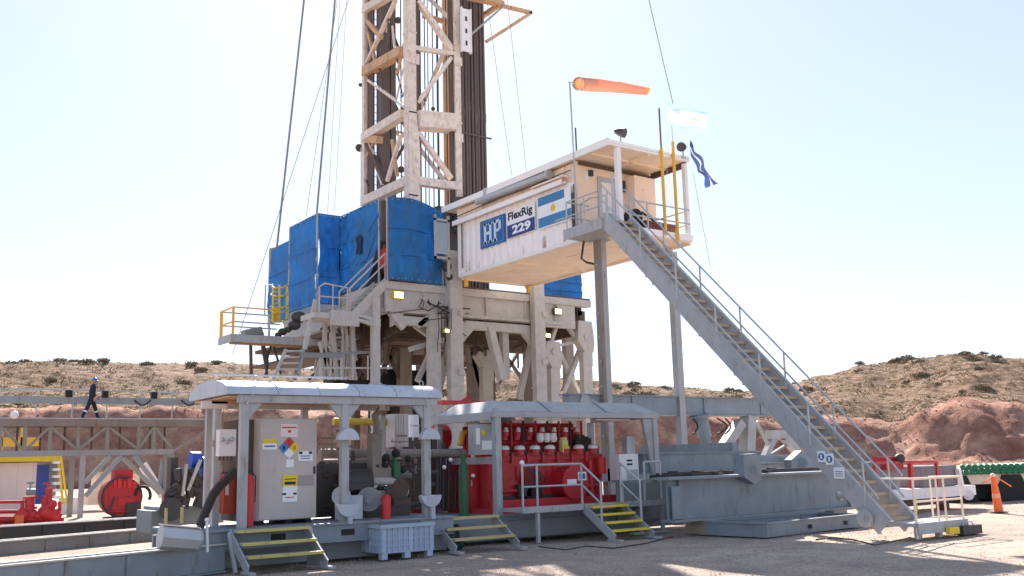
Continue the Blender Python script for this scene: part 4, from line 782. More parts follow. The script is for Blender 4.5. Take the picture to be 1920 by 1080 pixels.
# orange delineator
cb = at(1873, 961, Z=0); ct = at(1862, 892, Y=cb.y)
T = thing('traffic_delineator', 'leaning tall orange traffic post on the gravel near the pipe rack', 'traffic post', cb)
part('body', ORNG, T, lambda b: b.tube([cb, ct], [.14, .075], 12), True); part('base', BLACK, T, lambda b: b.prism([cb+V((math.cos(t)*.28, math.sin(t)*.28, 0)) for t in [i*.785 for i in range(8)]], (0, 0, .03)))
part('stripe', paint('pale_orange_reflector', (.95, .4, .25), .4, rust=0), T, lambda b: b.tube([cb+(ct-cb)*.4, cb+(ct-cb)*.52], [.118, .11], 12), True); part('cap', PORCH, T, lambda b: b.sphere(ct, .08), True)
t = thing('barrier_chain', 'orange plastic chain drooping from the leaning traffic post', 'chain', ct); part('chain', ORNG, t, lambda b: (b.tube([ct, at(1850,902,Y=cb.y), at(1840,906,Y=cb.y+.2)], .02, 6), b.tube([ct, at(1880,902,Y=cb.y), at(1896,912,Y=cb.y)], .02, 6)))
# ================================================================== ENGINE CANOPY
EX0, EX1, EY0, EY1 = 13.75, 19.3, 19.8, 22.6
T = thing('engine_canopy', 'grey steel canopy with hipped roof over the red engine unit', 'canopy', (16.5, 21, .5))
part('roof', GREY, T, lambda b: (b.add([(EX0, EY0, 3.12), (EX1, EY0, 3.12), (EX1, EY1, 3.12), (EX0, EY1, 3.12), (EX0+.35, EY0+.55, 3.42), (EX1-.35, EY0+.55, 3.42), (EX1-.35, EY1-.5, 3.42), (EX0+.35, EY1-.5, 3.42)], [(0,1,5,4),(1,2,6,5),(2,3,7,6),(3,0,4,7),(4,5,6,7),(3,2,1,0)]),))
part('roof_seam', GREYD, T, lambda b: [b.bar((x, EY0, 3.13), (x, EY0+.55, 3.435), .03, .03) for x in (15.5, 17.4)])
part('roof_beam', GREY, T, lambda b: (b.box(EX0-.02, EY0-.02, 2.98, EX1+.02, EY0+.13, 3.115), b.box(EX0-.02, EY0+.14, 2.92, EX0+.1, EY1+.1, 3.115), b.box(EX1-.1, EY0+.14, 2.98, EX1, EY1, 3.115)))
part('post', GREY, T, lambda b: b.box(13.78, EY0, .6, 13.95, EY0+.17, 2.98)); part('post', GREY, T, lambda b: b.box(19.1, EY0, .6, 19.26, EY0+.15, 2.98))
part('post', GREY, T, lambda b: b.box(13.78, EY1-.1, .6, 13.93, EY1+.05, 2.92)); part('post', GREY, T, lambda b: b.box(19.05, EY1-.15, .6, 19.2, EY1, 2.98))
part('tapered_strut', GREY, T, lambda b: b.prism([(18.75, EY0+.05, 2.97), (19.1, EY0+.05, 2.97), (19.1, EY0+.05, 1.3)], (0, .1, 0)))
part('side_rail', GREY, T, lambda b: (b.box(13.8, EY0+.2, 1.85, 13.9, EY1-.1, 2.02),))
part('strip_light', WHITE, T, lambda b: (b.box(15.3, EY0+.4, 2.93, 17.0, EY0+.5, 2.97), b.box(17.4, EY0+.4, 2.93, 18.6, EY0+.5, 2.97)))
part('roof_base', RED, T, lambda b: b.box(14.2, EY1+.3, 3.5, 16.0, EY1+.6, 3.6))
T = thing('engine_skid', 'blue grey skid base under the engine canopy and walkway', 'skid base', (16, 21, 0))
part('deck', GREYD, T, lambda b: (b.box(11.9, 19.7, .55, 19.4, 23, .62),)); part('skid_beam', GIRD, T, lambda b: (b.box(11.9, 19.72, .05, 17.2, 19.85, .5), b.box(11.9, 19.62, .5, 19.4, 19.86, .55), b.box(11.9, 22.8, .05, 19.4, 22.95, .55), [b.box(x, 19.66, .05, x+.03, 19.72, .5) for x in (12.8, 14, 15.3, 16.6)]))
# engine
E = thing('red_engine', 'large red industrial engine with rows of capped cylinders under the grey canopy', 'engine', (16.4, 21.2, .62))
part('crankcase', RED, E, lambda b: (b.box(14.25, 20.9, .75, 18.1, 22.2, 1.92), b.box(14.2, 20.85, 1.92, 18.1, 22.25, 2.05), b.box(14.25, 20.86, 1.35, 14.35, 20.9, 1.92)))
part('base_rail', RED, E, lambda b: (b.box(14.0, 20.4, .62, 19.3, 22.4, .75), b.box(14.0, 20.35, .62, 19.3, 20.4, .95)))
part('upper_block', RED, E, lambda b: (b.box(14.35, 21.3, 2.05, 17.6, 22.0, 2.75), b.tube([(14.3, 21.2, 2.38), (17.8, 21.2, 2.38)], .06, 10), b.tube([(14.3, 21.25, 2.85), (17.4, 21.25, 2.85)], .05, 8)))
hd = None
for i in range(7):
    x = 14.75+i*.5
    part('cylinder', RED, E, lambda b: (b.tube([(x, 20.96, 2.04), (x, 20.96, 2.12), (x, 20.96, 2.13), (x, 21.0, 2.2)], [.19, .19, .16, .16], 14), b.tube([(x+.16, 20.9, 1.98), (x+.16, 20.9, 2.3)], .035, 6)), True)
    part('cylinder_cap', WHITE if i != 4 else YEL, E, lambda b: b.tube([(x, 20.84, 2.2), (x, 20.84, 2.27), (x, 20.84, 2.31)], [.15, .14, .08], 14), True)
    part('rocker_cover', DARK, E, lambda b: b.tube([(x+.25, 20.95, 2.05), (x+.25, 20.95, 2.28)], .06, 8), True)
for i in range(8):
    x = 14.55+i*.4
    part('valve', RED, E, lambda b: (b.tube([(x, 21.1, 2.45), (x, 21.1, 2.72)], .1, 12), b.tube([(x, 20.98, 2.6), (x, 21.1, 2.6)], .07, 10)), True)
    part('valve_cap', WHITE if i in (0, 1, 2, 5, 6) else TANK, E, lambda b: b.tube([(x, 21.0, 2.66), (x, 21.0, 2.78)], [.07, .045], 10), True)
    part('riser_pipe', RED if i % 2 else DARK, E, lambda b: b.tube([(x+.2, 21.05, 2.1), (x+.2, 21.05, 2.95)], .035, 6))
for i in range(3):
    x = 15.95+i*.22
    part('funnel', WHITE, E, lambda b: b.tube([(x, 20.85, 2.38), (x, 20.85, 2.45), (x, 20.85, 2.62)], [.06, .11, .09], 10), True)
part('yellow_regulator', paint('cream_yellow_plastic', (.75, .68, .3), .5), E, lambda b: (b.box(16.62, 20.75, 2.1, 16.82, 20.9, 2.42), b.tube([(16.72, 20.82, 2.42), (16.72, 20.82, 2.5)], .1, 12)))
part('drum_tank', RED, E, lambda b: b.tube([(16.2, 20.62, 1.3), (17.1, 20.62, 1.3)], .001, 3) if False else b.tube([(16.65, 20.3, 1.32), (16.65, 20.9, 1.32)], .42, 26), True)
part('drum_rim', RED, E, lambda b: b.tube([(16.65, 20.27, 1.32), (16.65, 20.3, 1.32)], .45, 26))
part('drum_label', SIGNW, E, lambda b: (b.box(16.72, 20.255, 1.36, 17.0, 20.268, 1.58), b.box(16.35, 20.255, 1.27, 16.66, 20.268, 1.4)))
part('drum_label_mark', SIGNB, E, lambda b: b.box(16.76, 20.25, 1.4, 16.96, 20.254, 1.54))
part('side_pipe', REDT, E, lambda b: (b.tube([(14.45, 20.6, .95), (14.45, 20.6, 1.95)], .05, 8), b.tube([(17.6, 20.8, .8), (17.6, 20.8, 1.9)], .07, 8), b.tube([(18.0, 20.8, 1.5), (18.0, 20.8, 1.95)], .16, 12)), True)
part('wiring', DARK, E, lambda b: [b.tube([(15.35+i*.07, 20.72, 1.75-.02*i), (15.4+i*.08, 20.68, 1.5), (15.3+i*.12, 20.74, 1.25), (15.45+i*.05, 20.78, 1.0)], .018, 5) for i in range(7)])
for i in range(6):
    x = 14.55+i*.6
    part('inspection_cover', RED, E, lambda b: (b.box(x, 20.86, 1.42, x+.42, 20.9, 1.78), [b.sphere((x+u*.36+.03, 20.85, 1.46+v*.28), .018, 1, 5) for u in (0, 1) for v in (0, 1)]))
part('oil_pan', DARK, E, lambda b: (b.box(14.5, 20.84, .78, 17.6, 20.9, 1.02), b.box(15.1, 20.7, 1.0, 15.5, 20.9, 1.3)))
part('coolant_pipe', RED, E, lambda b: (b.tube([(14.4, 20.8, 1.15), (15.2, 20.8, 1.15), (15.3, 20.8, 1.25), (15.3, 20.8, 1.6)], .05, 8), b.tube([(17.2, 20.8, 1.2), (17.9, 20.8, 1.2), (17.95, 20.8, 1.4)], .06, 8)), True)
part('head_block', RED, E, lambda b: (b.box(14.4, 21.06, 2.05, 17.9, 21.28, 2.3), [b.box(14.52+i*.25, 21.04, 2.1, 14.62+i*.25, 21.06, 2.28) for i in range(13)]))
part('rear_panel', RED, E, lambda b: b.box(14.5, 22.3, .8, 18.5, 22.4, 2.85))
for i in range(7):
    x = 14.75+i*.5
    part('small_valve', RED, E, lambda b: (b.tube([(x-.25, 20.82, 1.85), (x-.25, 20.82, 2.08)], .04, 8), b.tube([(x-.25, 20.82, 2.08), (x-.25, 20.82, 2.11)], .06, 10), b.tube([(x, 20.84, 2.05), (x, 20.84, 2.2)], .13, 12)))
part('exhaust_pipe', BLACK, E, lambda b: [b.tube([(x, 20.95, 2.1), (x, 20.95, 2.1+random.uniform(.15, .5))], random.uniform(.05, .09), 8) for x in [17.3+i*.1 for i in range(6)]], True)
part('flywheel', BLACK, E, lambda b: b.tube([(15.6, 20.7, 1.05), (15.6, 20.85, 1.05)], .25, 18), True)
t = thing('control_box', 'white electrical box with dark slots standing right of the red engine', 'control box', (18.6, 20.3, .9))
part('housing', WHITE, t, lambda b: b.box(18.05, 20.1, 1.0, 18.75, 20.5, 2.02)); part('slot', INK, t, lambda b: [b.box(18.32, 20.092, z, 18.52, 20.098, z+.05) for z in (1.82, 1.72)])
part('panel', GALV, t, lambda b: (b.box(18.3, 20.085, 1.15, 18.7, 20.096, 1.6), b.box(18.45, 20.2, 2.02, 18.75, 20.4, 2.5))); part('stand', RED, t, lambda b: b.box(18.15, 20.2, .75, 18.6, 20.4, 1.0))
t = thing('panel_box', 'grey wall box with yellow and white labels hung left of the engine', 'panel box', at(905, 820, Y=20.4))
pa = at(890, 795, Y=20.3); pb = at(927, 852, Y=20.3)
part('housing', GREY, t, lambda b: b.box(pa.x, 20.3, pb.z, pb.x, 20.6, pa.z)); part('label_plate', SIGNW, t, lambda b: (b.box(pa.x+.03, 20.285, pa.z-.5, pa.x+.14, 20.298, pa.z-.1), b.box(pa.x+.2, 20.285, pb.z+.12, pb.x-.06, 20.298, pb.z+.34)))
part('round_label', YEL, t, lambda b: b.tube([(pa.x+.24, 20.298, pa.z-.22), (pa.x+.24, 20.288, pa.z-.22)], .07, 14))
t = thing('gas_cylinder', 'tall green gas cylinder standing left of the canopy post', 'gas cylinder', at(869, 950, Y=20.6))
g = at(870, 950, Y=20.6); part('body', GREEN, t, lambda b: b.tube([(g.x, g.y, .62), (g.x, g.y, 1.75), (g.x, g.y, 1.9), (g.x, g.y, 1.95)], [.12, .12, .07, .04], 16), True); part('valve_cap', GREEN, t, lambda b: b.tube([(g.x, g.y, 1.95), (g.x, g.y, 2.12)], .06, 10), True)
t = thing('red_cabinet', 'dark red steel cabinet behind the green gas cylinder', 'cabinet', (14.2, 21.5, .62)); part('body', RED, t, lambda b: (b.box(13.0+.9, 21.3, .7, 14.25, 22.3, 2.0),)); part('door', RED, t, lambda b: b.box(13.98, 21.28, .8, 14.2, 21.3, 1.8)); part('handle', GALV, t, lambda b: b.box(14.0, 21.25, 1.3, 14.03, 21.28, 1.45))
# walkway with railing, steps
T = thing('engine_walkway', 'grey walkway with railings and yellow edged steps before the red engine', 'walkway', (16, 19.2, 0))
part('deck', GREY, T, lambda b: (b.box(13.75, 18.75, .72, 18.35, 19.6, .8), b.box(13.75, 18.72, .7, 15.6, 18.75, .84), b.box(16.9, 18.72, .7, 18.35, 18.75, .84)))
part('yellow_edge', YEL, T, lambda b: (b.box(14.3, 18.74, .8, 16.85, 18.9, .806),))
for x, z0_ in ((14.2, 0), (17.5, 0), (18.25, 0)): part('deck_leg', GREY, T, lambda b: b.box(x, 18.76, 0, x+.08, 18.84, .72))
part('foot_bar', GREY, T, lambda b: b.box(17.2, 18.7, 0, 18.5, 18.9, .05))
def rail(b, xs, y, z0_, h, mids=(.5,)):
    b.tube([(xs[0], y, z0_+h), (xs[-1], y, z0_+h)], .027, 8)
    for m_ in mids: b.tube([(xs[0], y, z0_+h*m_), (xs[-1], y, z0_+h*m_)], .022, 8)
    for x in xs: b.tube([(x, y, z0_), (x, y, z0_+h)], .027, 8)
part('railing', GALV, T, lambda b: rail(b, (13.82, 14.25, 15.62), 18.8, .8, 1.0), True)
part('railing', GALV, T, lambda b: (rail(b, (17.72, 18.3), 18.8, .8, 1.0), rail(b, (16.95, 17.7), 18.8, .8, .55, ())), True)
def stepset(T, x0, x1, ytop, ztop, n, run, mat_t, mat_s, first=0, flare=0.):
    rise = ztop/(n+.5)
    for i in range(n):
        z = ztop-(i+first)*rise; y = ytop-(i+.5)*run
        part('tread', mat_s, T, lambda b: b.box(x0+.03, y-run*.55, z-.06, x1-.03, y+run*.45, z-.02))
        part('tread_edge', mat_t, T, lambda b: (b.box(x0+.03, y-run*.55-.01, z-.02, x1-.03, y-run*.2, z-.012), b.box(x0+.03, y-run*.55-.02, z-.065, x1-.03, y-run*.55-.012, z-.012)))
    for x in (x0, x1):
        part('side_plate', mat_s, T, lambda b: b.bar((x, ytop, ztop-.08), (x, ytop-n*run-.1, .06), .03, .2, up=(0, 0, 1)))
        part('side_foot', mat_s, T, lambda b: b.box(x-.06, ytop-n*run-.35, 0, x+.06, ytop-n*run+.1, .05))
stepset(T, 15.62, 16.85, 18.72, .8, 4, .24, YEL, GREY)
part('stair_rail', GALV, T, lambda b: (b.tube([(15.62, 18.8, 1.8), (15.62, 18.1, 1.35), (15.62, 18.1, .3)], .027, 8), b.tube([(15.62, 18.8, 1.3), (15.62, 18.1, .85)], .022, 8)), True)
part('stair_rail', GALV, T, lambda b: (b.tube([(16.9, 18.8, 1.8), (16.9, 18.1, 1.35), (16.9, 18.1, .3)], .027, 8), b.tube([(16.9, 18.8, .8), (16.9, 18.8, 1.8)], .027, 8), b.tube([(16.9, 18.8, 1.3), (16.9, 18.1, .85)], .022, 8)), True)
part('rail_lamp', WHITE, T, lambda b: b.sphere((13.82, 18.8, 1.86), .06), True)
# second and first step sets
T = thing('portable_steps', 'small grey steps with three tan treads between crate and walkway', 'steps', (12.6, 18.6, 0))
stepset(T, 11.5, 13.15, 19.1, .72, 3, .3, paint('worn_yellow_edge', (.55, .42, .16), .6, rust=.3), GREY)
T = thing('portable_steps', 'grey steps with yellow nosings in front of the greige cabinet', 'steps', (7.5, 18.3, 0))
stepset(T, 6.75, 8.3, 18.62, .76, 3, .3, paint('worn_yellow_edge2', (.60, .50, .14), .6, rust=.35), GREY)
part('side_panel', GREY, T, lambda b: (b.prism([(8.33, 18.6, .7), (8.33, 18.6, 0), (8.33, 17.9, 0)], (.02, 0, 0)),))
part('front_leg', GREY, T, lambda b: (b.bar((6.7, 18.1, .0), (6.7, 18.5, .7), .06), b.bar((8.35, 18.1, .0), (8.35, 18.5, .7), .06)))
# ================================================================== PALLET BOX
bx0, bx1, by0, by1 = 9.72, 10.95, 18.1, 19.35
T = thing('plastic_crate', 'pale blue ribbed plastic pallet box standing on the gravel', 'pallet box', (10.5, 18.7, 0))
def crate(b):
    z0_, z1_ = .12, .66
    b.box(bx0+.03, by0+.03, z0_, bx1-.03, by0+.05, z1_); b.box(bx0+.03, by1-.05, z0_, bx1-.03, by1-.03, z1_); b.box(bx0+.03, by0+.05, z0_, bx0+.05, by1-.05, z1_); b.box(bx1-.05, by0+.05, z0_, bx1-.03, by1-.05, z1_)
    b.box(bx0+.05, by0+.05, z0_, bx1-.05, by1-.05, z0_+.03)
    for i in range(10): x = bx0+.02+i*(bx1-bx0-.1)/9; b.box(x, by0, z0_, x+(.09 if i in (0, 5, 9) else .025), by0+.03, z1_)
    for i in range(8): y = by0+.02+i*(by1-by0-.1)/7; b.box(bx0, y, z0_, bx0+.03, y+(.08 if i in (0, 4, 7) else .025), z1_)
    for z in (.12, .25, .38, .5): b.box(bx0, by0+.004, z, bx1, by0+.03, z+.025); b.box(bx0+.004, by0, z, bx0+.03, by1, z+.025)
part('body', CRATE, T, crate); part('rim', CRATE, T, lambda b: (b.box(bx0-.03, by0-.03, .62, bx1+.03, by0, .69), b.box(bx0-.03, by1, .62, bx1+.03, by1+.03, .69), b.box(bx0-.03, by0, .62, bx0, by1, .69), b.box(bx1, by0, .62, bx1+.03, by1, .69)))
for x in (bx0+.02, (bx0+bx1)/2-.06, bx1-.14):
    part('foot', CRATE, T, lambda b: (b.box(x, by0+.01, 0, x+.13, by0+.15, .12), b.box(x, by1-.15, 0, x+.13, by1-.01, .12)))
part('lid', paint('dusty_lid', (.42, .34, .30), .8), T, lambda b: b.box(bx0+.0, by0+.0, .62, bx1, by1, .66))
def extinguisher(label, x, y, z, h, r):
    t = thing('fire_extinguisher', label, 'fire extinguisher', (x, y, z))
    part('cylinder', REDT, t, lambda b: b.tube([(x, y, z), (x, y, z+h*.78), (x, y, z+h*.88), (x, y, z+h*.9)], [r, r, r*.55, r*.3], 16), True)
    part('valve', DARK, t, lambda b: (b.tube([(x, y, z+h*.9), (x, y, z+h)], r*.2, 8), b.box(x-r*.8, y-.015, z+h*.95, x+r*.5, y+.015, z+h*.98)))
    part('hose', BLACK, t, lambda b: b.tube([(x+r*.3, y-.02, z+h*.95), (x+r*1.1, y-.05, z+h*.85), (x+r*1.15, y-.03, z+h*.4)], .012, 6))
    return t
e_ = at(724, 968, Y=19.0); extinguisher('red fire extinguisher on the deck behind the plastic crate', e_.x, 19.0, .75, .58, .105)
t = thing('netting_pile', 'dark green mesh sheet crumpled on the ground beside the crate', 'mesh sheet', at(830, 1030, Z=0))
q = at(832, 1032, Z=0); o = part('sheet', paint('dark_green_mesh', (.02, .07, .06), .9), t, lambda b: (b.sphere((q.x+.1, q.y+.5, .12), .42, .9, 8), b.sphere((q.x+.45, q.y+.4, .05), .3, .6, 8)), True)
md = o.modifiers.new('s', 'SUBSURF'); md.levels = 2; md.render_levels = 2; tx = bpy.data.textures.new('c', 'CLOUDS'); tx.noise_scale = .2; md = o.modifiers.new('d', 'DISPLACE'); md.texture = tx; md.strength = .25
for lab_, pts_, m_, r_ in (('thin black cable lying on the gravel before the engine steps', ((1010,1025),(1060,1031),(1100,1024),(1150,1028),(1210,1019),(1262,1006)), BLACK, .014), ('rusty hose trailing from the staircase foot across the gravel', ((1690,1012),(1640,1022),(1600,1012),(1560,1008),(1530,1012)), BROWN, .02)):
    t = thing('ground_cable', lab_, 'cable', at(*pts_[0], Z=0)); part('cable', m_, t, lambda b: b.tube([at(x, y, Z=.015) for x, y in pts_], r_, 6), True)
# stones along the skid bases
b = MB()
for i in range(500):
    p = at(random.uniform(440, 1650), random.uniform(985, 1050), Z=0); r_ = random.uniform(.012, .04); q = [p+V((random.uniform(-1, 1), random.uniform(-1, 1), random.uniform(-.3, .7)))*r_ for _ in range(5)]
    b.add(q, [(0,1,2),(0,2,3),(0,3,4),(1,2,4),(0,1,4),(2,3,4)])
b.build('rubble', paint('rubble_stone', (.40, .33, .30), .95, dirt=.5), kind='stuff', label='small rubble and dirt scattered along the skid bases', cat='rubble')
# ================================================================== FIRST CANOPY (left)
KX0, KX1, KY0, KY1 = 6.75, 11.45, 18.7, 20.9
T = thing('barrel_roof_canopy', 'pale canopy with long barrel roof on grey posts over generator equipment', 'canopy', (9, 19.8, .4))
KZ = 3.33; rise = .34
def kroof(b):
    n = 14; prof = []
    for i in range(n+1):
        t_ = math.pi*i/n; y = (KY0+KY1)/2-math.cos(t_)*(KY1-KY0)/2*1.06; z = KZ+math.sin(t_)**.8*rise; prof.append((y, z))
    xs = [KX0-.1+i*(KX1-KX0+.2)/12 for i in range(13)]
    for x in xs:
        for y, z in prof: b.v.append(V((x, y, z)))
    for i in range(12):
        for j in range(n): a = i*(n+1)+j; b.f.append((a, a+1, a+n+2, a+n+1))
    b.f.append(tuple(range(n+1))); b.f.append(tuple(reversed(range(12*(n+1), 13*(n+1)))))
    b.f.append((0, 12*(n+1), 12*(n+1)+n, n))
part('roof', ROOFM, T, kroof, True)
part('lifting_eye', GALV, T, lambda b: [b.tube([(x+math.cos(a_)*.05, KY0+.18, KZ+.33+math.sin(a_)*.06) for a_ in [i*.63 for i in range(11)]], .012, 6) for x in (7.3, 11.15)])
part('roof_seam', paint('seam_grey_paint', (.36, .38, .44), .5), T, lambda b: [b.tube([(x, (KY0+KY1)/2-math.cos(math.pi*i/14)*(KY1-KY0)/2*1.06, KZ+math.sin(math.pi*i/14)**.8*rise+.004) for i in range(15)], .012, 5) for x in (7.7, 8.6, 9.5, 10.4)])  # darker grey joints between the roof sheets
part('roof_underside', TANP, T, lambda b: (b.box(KX0, KY0+.1, KZ-.05, KX1, KY1, KZ-.02), b.box(KX0, (KY0+KY1)/2, KZ-.12, KX1, (KY0+KY1)/2+.1, KZ-.05)))
part('eave_beam', GREY, T, lambda b: (b.box(KX0+.15, KY0, KZ-.16, KX1-.05, KY0+.1, KZ-.01), b.box(KX0+.15, KY1-.1, KZ-.16, KX1-.05, KY1, KZ-.01)))
kp = (7.05, 9.22, 11.2)
for x in kp: part('post', GREY, T, lambda b: b.box(x-.08, KY0+.02, .72, x+.08, KY0+.16, KZ-.16))
for x in kp: part('post', GREY, T, lambda b: b.box(x-.07, KY1-.14, .72, x+.07, KY1-.02, KZ-.16))
for x, s_ in ((7.05, 1), (9.22, 1), (9.22, -1), (11.2, -1)):
    part('knee_plate', GREY, T, lambda b: b.prism([(x+s_*.08, KY0+.05, KZ-.165), (x+s_*.36, KY0+.05, KZ-.165), (x+s_*.08, KY0+.05, KZ-.48)], (0, .08, 0)))
part('angled_brace', GREY, T, lambda b: (b.bar((7.05, KY0-.0, KZ-.2), (7.25, KY0-.0, KZ+.1), .05), b.bar((11.2, KY0, KZ-.2), (11.1, KY0, KZ+.1), .05)))
for x in (9.22, 11.2):
    part('hose_saddle', ROOFM, T, lambda b: b.halfdisc((x, KY0, 2.42), .24, 1, .14)); part('hose_saddle', ROOFM, T, lambda b: b.halfdisc((x, KY0, 1.22 if x > 10 else 1.12), .25, -1, .14))
    part('saddle_stand', ROOFM, T, lambda b: b.tube([(x+.06, KY0-.07, .72), (x+.06, KY0-.07, 1.0)], .06, 8))
part('sky_pipe', GALV, T, lambda b: b.tube([(7.2, 21.2, 3.95), (10.5, 21.2, 3.95)], .025, 6))
T = thing('generator_skid', 'blue grey skid beams with slots carrying the canopy equipment', 'skid base', (9, 19.8, 0))
part('skid_beam', GIRD, T, lambda b: (b.box(6.0, 18.66, .42, 11.8, 18.8, .72), b.box(6.0, 18.6, .72, 11.8, 21, .76), b.box(6.0, 18.6, .38, 11.8, 18.86, .42)))
part('skid_beam', GIRD, T, lambda b: (b.box(6.0, 20.9, 0, 11.8, 21, .6),)); part('slot', BLACK, T, lambda b: [b.box(x, 18.65, .5, x+.3, 18.658, .62) for x in (7.6, 9.1, 10.5)])
part('lower_plate', GREYD, T, lambda b: b.box(6.0, 18.95, .02, 11.8, 19.0, .38))
def skb(label, la, lb_, z, h, w, flanges, mat=GIRD, ext=1.1):
    # la, lb_: two points of the front top edge at height z; the beam runs on to the left
    a = at(*la, Z=z); c = at(*lb_, Z=z); d = (c-a).normalized(); a = a-d*6*ext; n_ = V((-d.y, d.x, 0))
    if n_.y < 0: n_ = -n_
    T = thing('long_skid_beam', label, 'steel beam', (c.x, c.y, 0))
    dn = V((0, 0, 1))
    part('web', mat, T, lambda b: (b.bar(a+n_*.06-dn*(h/2), c+n_*.06-dn*(h/2), .03, h-.04), [b.bar(a+d*k+n_*.02-dn*(h-.03), a+d*k+n_*.02-dn*.03, .03, .07, up=tuple(d)) for k in [i*1.1 for i in range(int((c-a).length/1.1))]]))
    for k, (o_, w_) in enumerate(flanges): part('top_flange', FLG, T, lambda b: b.bar(a+n_*(o_+w_/2), c+n_*(o_+w_/2), w_, .03))
    part('bottom_flange', mat, T, lambda b: b.bar(a+n_*.1-dn*h, c+n_*.1-dn*h, .25, .03))
    part('channel_floor', DARK, T, lambda b: b.bar(a+n_*(w/2+.1)-dn*.12, c+n_*(w/2+.1)-dn*.12, w, .02))
FLG = paint('sunlit_pale_flange', (.55, .52, .48), .5, rust=.3, dirt=.4)  # paler than the beams, sunlight on the top flanges put into the colour
CATG3 = paint('rusty_grey_beam', (.24, .24, .24), .6, rust=.4, dirt=.4)
skb('nearest and longest blue grey foundation beam at lower left', (0, 1062), (425, 1020), .5, .5, .45, [(0, .1), (.42, .1)])
skb('second ribbed blue grey beam behind the nearest one at left', (0, 1016), (372, 984), .5, .3, .4, [(0, .1), (.35, .1)], CATG3)
skb('farthest dark beam along the back of the left track', (0, 988), (320, 968), .6, .45, .5, [(0, .12), (.5, .12)], DARK)
# cabinet
ca = at(487, 784, Y=19.2); cb_ = at(594, 960, Y=19.2)
cx0, cx1, cz0, cz1 = ca.x, cb_.x, .85, ca.z
T = thing('steel_cabinet', 'greige steel cabinet with hazard diamond and warning labels under the canopy', 'cabinet', ((cx0+cx1)/2, 19.6, .76))
part('body', CAB, T, lambda b: b.box(cx0, 19.24, cz0, cx1, 20.3, cz1)); part('door', CAB, T, lambda b: (b.box(cx0+.02, 19.2, cz0+.02, cx1-.02, 19.24, cz1-.02),))
part('side_frame', BROWN, T, lambda b: (b.box(cx0-.32, 19.5, cz0, cx0, 20.4, cz1-.02),)); part('foot', BLACK, T, lambda b: [b.box(x, 19.3, .76, x+.12, 20.2, .85) for x in (cx0+.05, (cx0+cx1)/2, cx1-.2)])
part('handle', DARK, T, lambda b: b.box(cx1-.09, 19.17, 1.75, cx1-.05, 19.2, 1.9))
def lab(u0, v0, u1, v1, mat, name='label_plate', d=.012, th=.01):
    W_, H_ = cx1-cx0, cz1-cz0
    return part(name, mat, T, lambda b: b.box(cx0+u0*W_, 19.2-d-th+.0, cz1-v1*H_, cx0+u1*W_, 19.2-d+.008, cz1-v0*H_))
lab(.35, .06, .64, .19, TANK); lab(.37, .085, .62, .1, REDT, 'label_band', .014); lab(.47, .12, .53, .145, REDT, 'label_mark', .014)
lab(.05, .205, .29, .25, YEL); lab(.05, .25, .29, .31, SIGNW); lab(.08, .27, .26, .285, SIGNB, 'label_band', .014)
lab(.66, .33, .91, .43, SIGNW); lab(.67, .335, .73, .36, INK, 'label_mark', .014); lab(.84, .335, .9, .36, INK, 'label_mark', .014); lab(.7, .375, .87, .385, SIGNB, 'label_band', .014); lab(.7, .4, .87, .408, SIGNB, 'label_band', .014)
lab(.45, .41, .58, .49, SIGNW); lab(.4, .565, .65, .675, YEL); lab(.43, .6, .62, .61, INK, 'label_band', .014); lab(.43, .63, .62, .66, INK, 'label_band', .014); lab(.4, .675, .65, .83, SIGNW); lab(.4, .74, .46, .76, INK, 'label_mark', .014); lab(.58, .74, .64, .76, INK, 'label_mark', .014); lab(.44, .78, .6, .79, REDT, 'label_band', .014)
lab(.68, .57, .93, .67, paint('grey_patch', (.38, .33, .30), .6), 'faded_patch')
W_, H_ = cx1-cx0, cz1-cz0; dc = V((cx0+.5*W_, 19.18, cz1-.295*H_)); ds = .115
for (ox, oz, mt, ch) in ((0, 1, REDT, '2'), (-1, 0, paint('diamond_blue', (.03, .25, .6), .4, rust=0), '1'), (1, 0, YEL, '0'), (0, -1, SIGNW, '')):
    c = dc+V((ox*ds, 0, oz*ds)); part('hazard_diamond', mt, T, lambda b: b.prism([c+V((0, 0, ds*.97)), c+V((ds*.97, 0, 0)), c-V((0, 0, ds*.97)), c-V((ds*.97, 0, 0))], (0, .01, 0)))
    if ch: text('diamond_digit', ch, INK, T, c+V((-.025, -.002, -.04)), (1, 0, 0), (0, 0, 1), .05, .08, ext=.003)
# things under / around canopy
e_ = at(466, 960, Y=18.95); extinguisher('tall red extinguisher tank strapped beside the left canopy post', e_.x+.0, 18.98, .78, 1.12, .11)
a = at(420, 900, Y=19.6); c = at(443, 962, Y=19.6)
t = thing('red_tank', 'orange red square tank with a label left of the canopy post', 'tank', (a.x, 19.6, .8)); part('body', paint('orange_red_paint', (.50, .07, .03), .45), t, lambda b: b.box(a.x, 19.6, c.z, at(452,900,Y=19.6).x, 20.0, a.z+.12)); part('label_plate', TANK, t, lambda b: b.box(a.x+.03, 19.59, a.z-.3, a.x+.1, 19.6, a.z)); part('cap', DARK, t, lambda b: b.box(a.x+.05, 19.65, a.z+.12, a.x+.3, 19.9, a.z+.16))
a = at(412, 805, Y=19.3); c = at(442, 855, Y=19.3)
t = thing('junction_box', 'cream junction box with cable glands on the left canopy end', 'junction box', c); part('box', TANK, t, lambda b: b.box(a.x, 19.3, c.z, c.x, 19.5, a.z)); part('gland', DARK, t, lambda b: [b.tube([(a.x+.05+i*.08, 19.4, c.z-.08), (a.x+.05+i*.08, 19.4, c.z)], .02, 6) for i in range(4)]); part('fitting', GALV, t, lambda b: [b.sphere((a.x+.05+i*.1, 19.28, a.z-.2-.05*(i % 2)), .045) for i in range(3)])
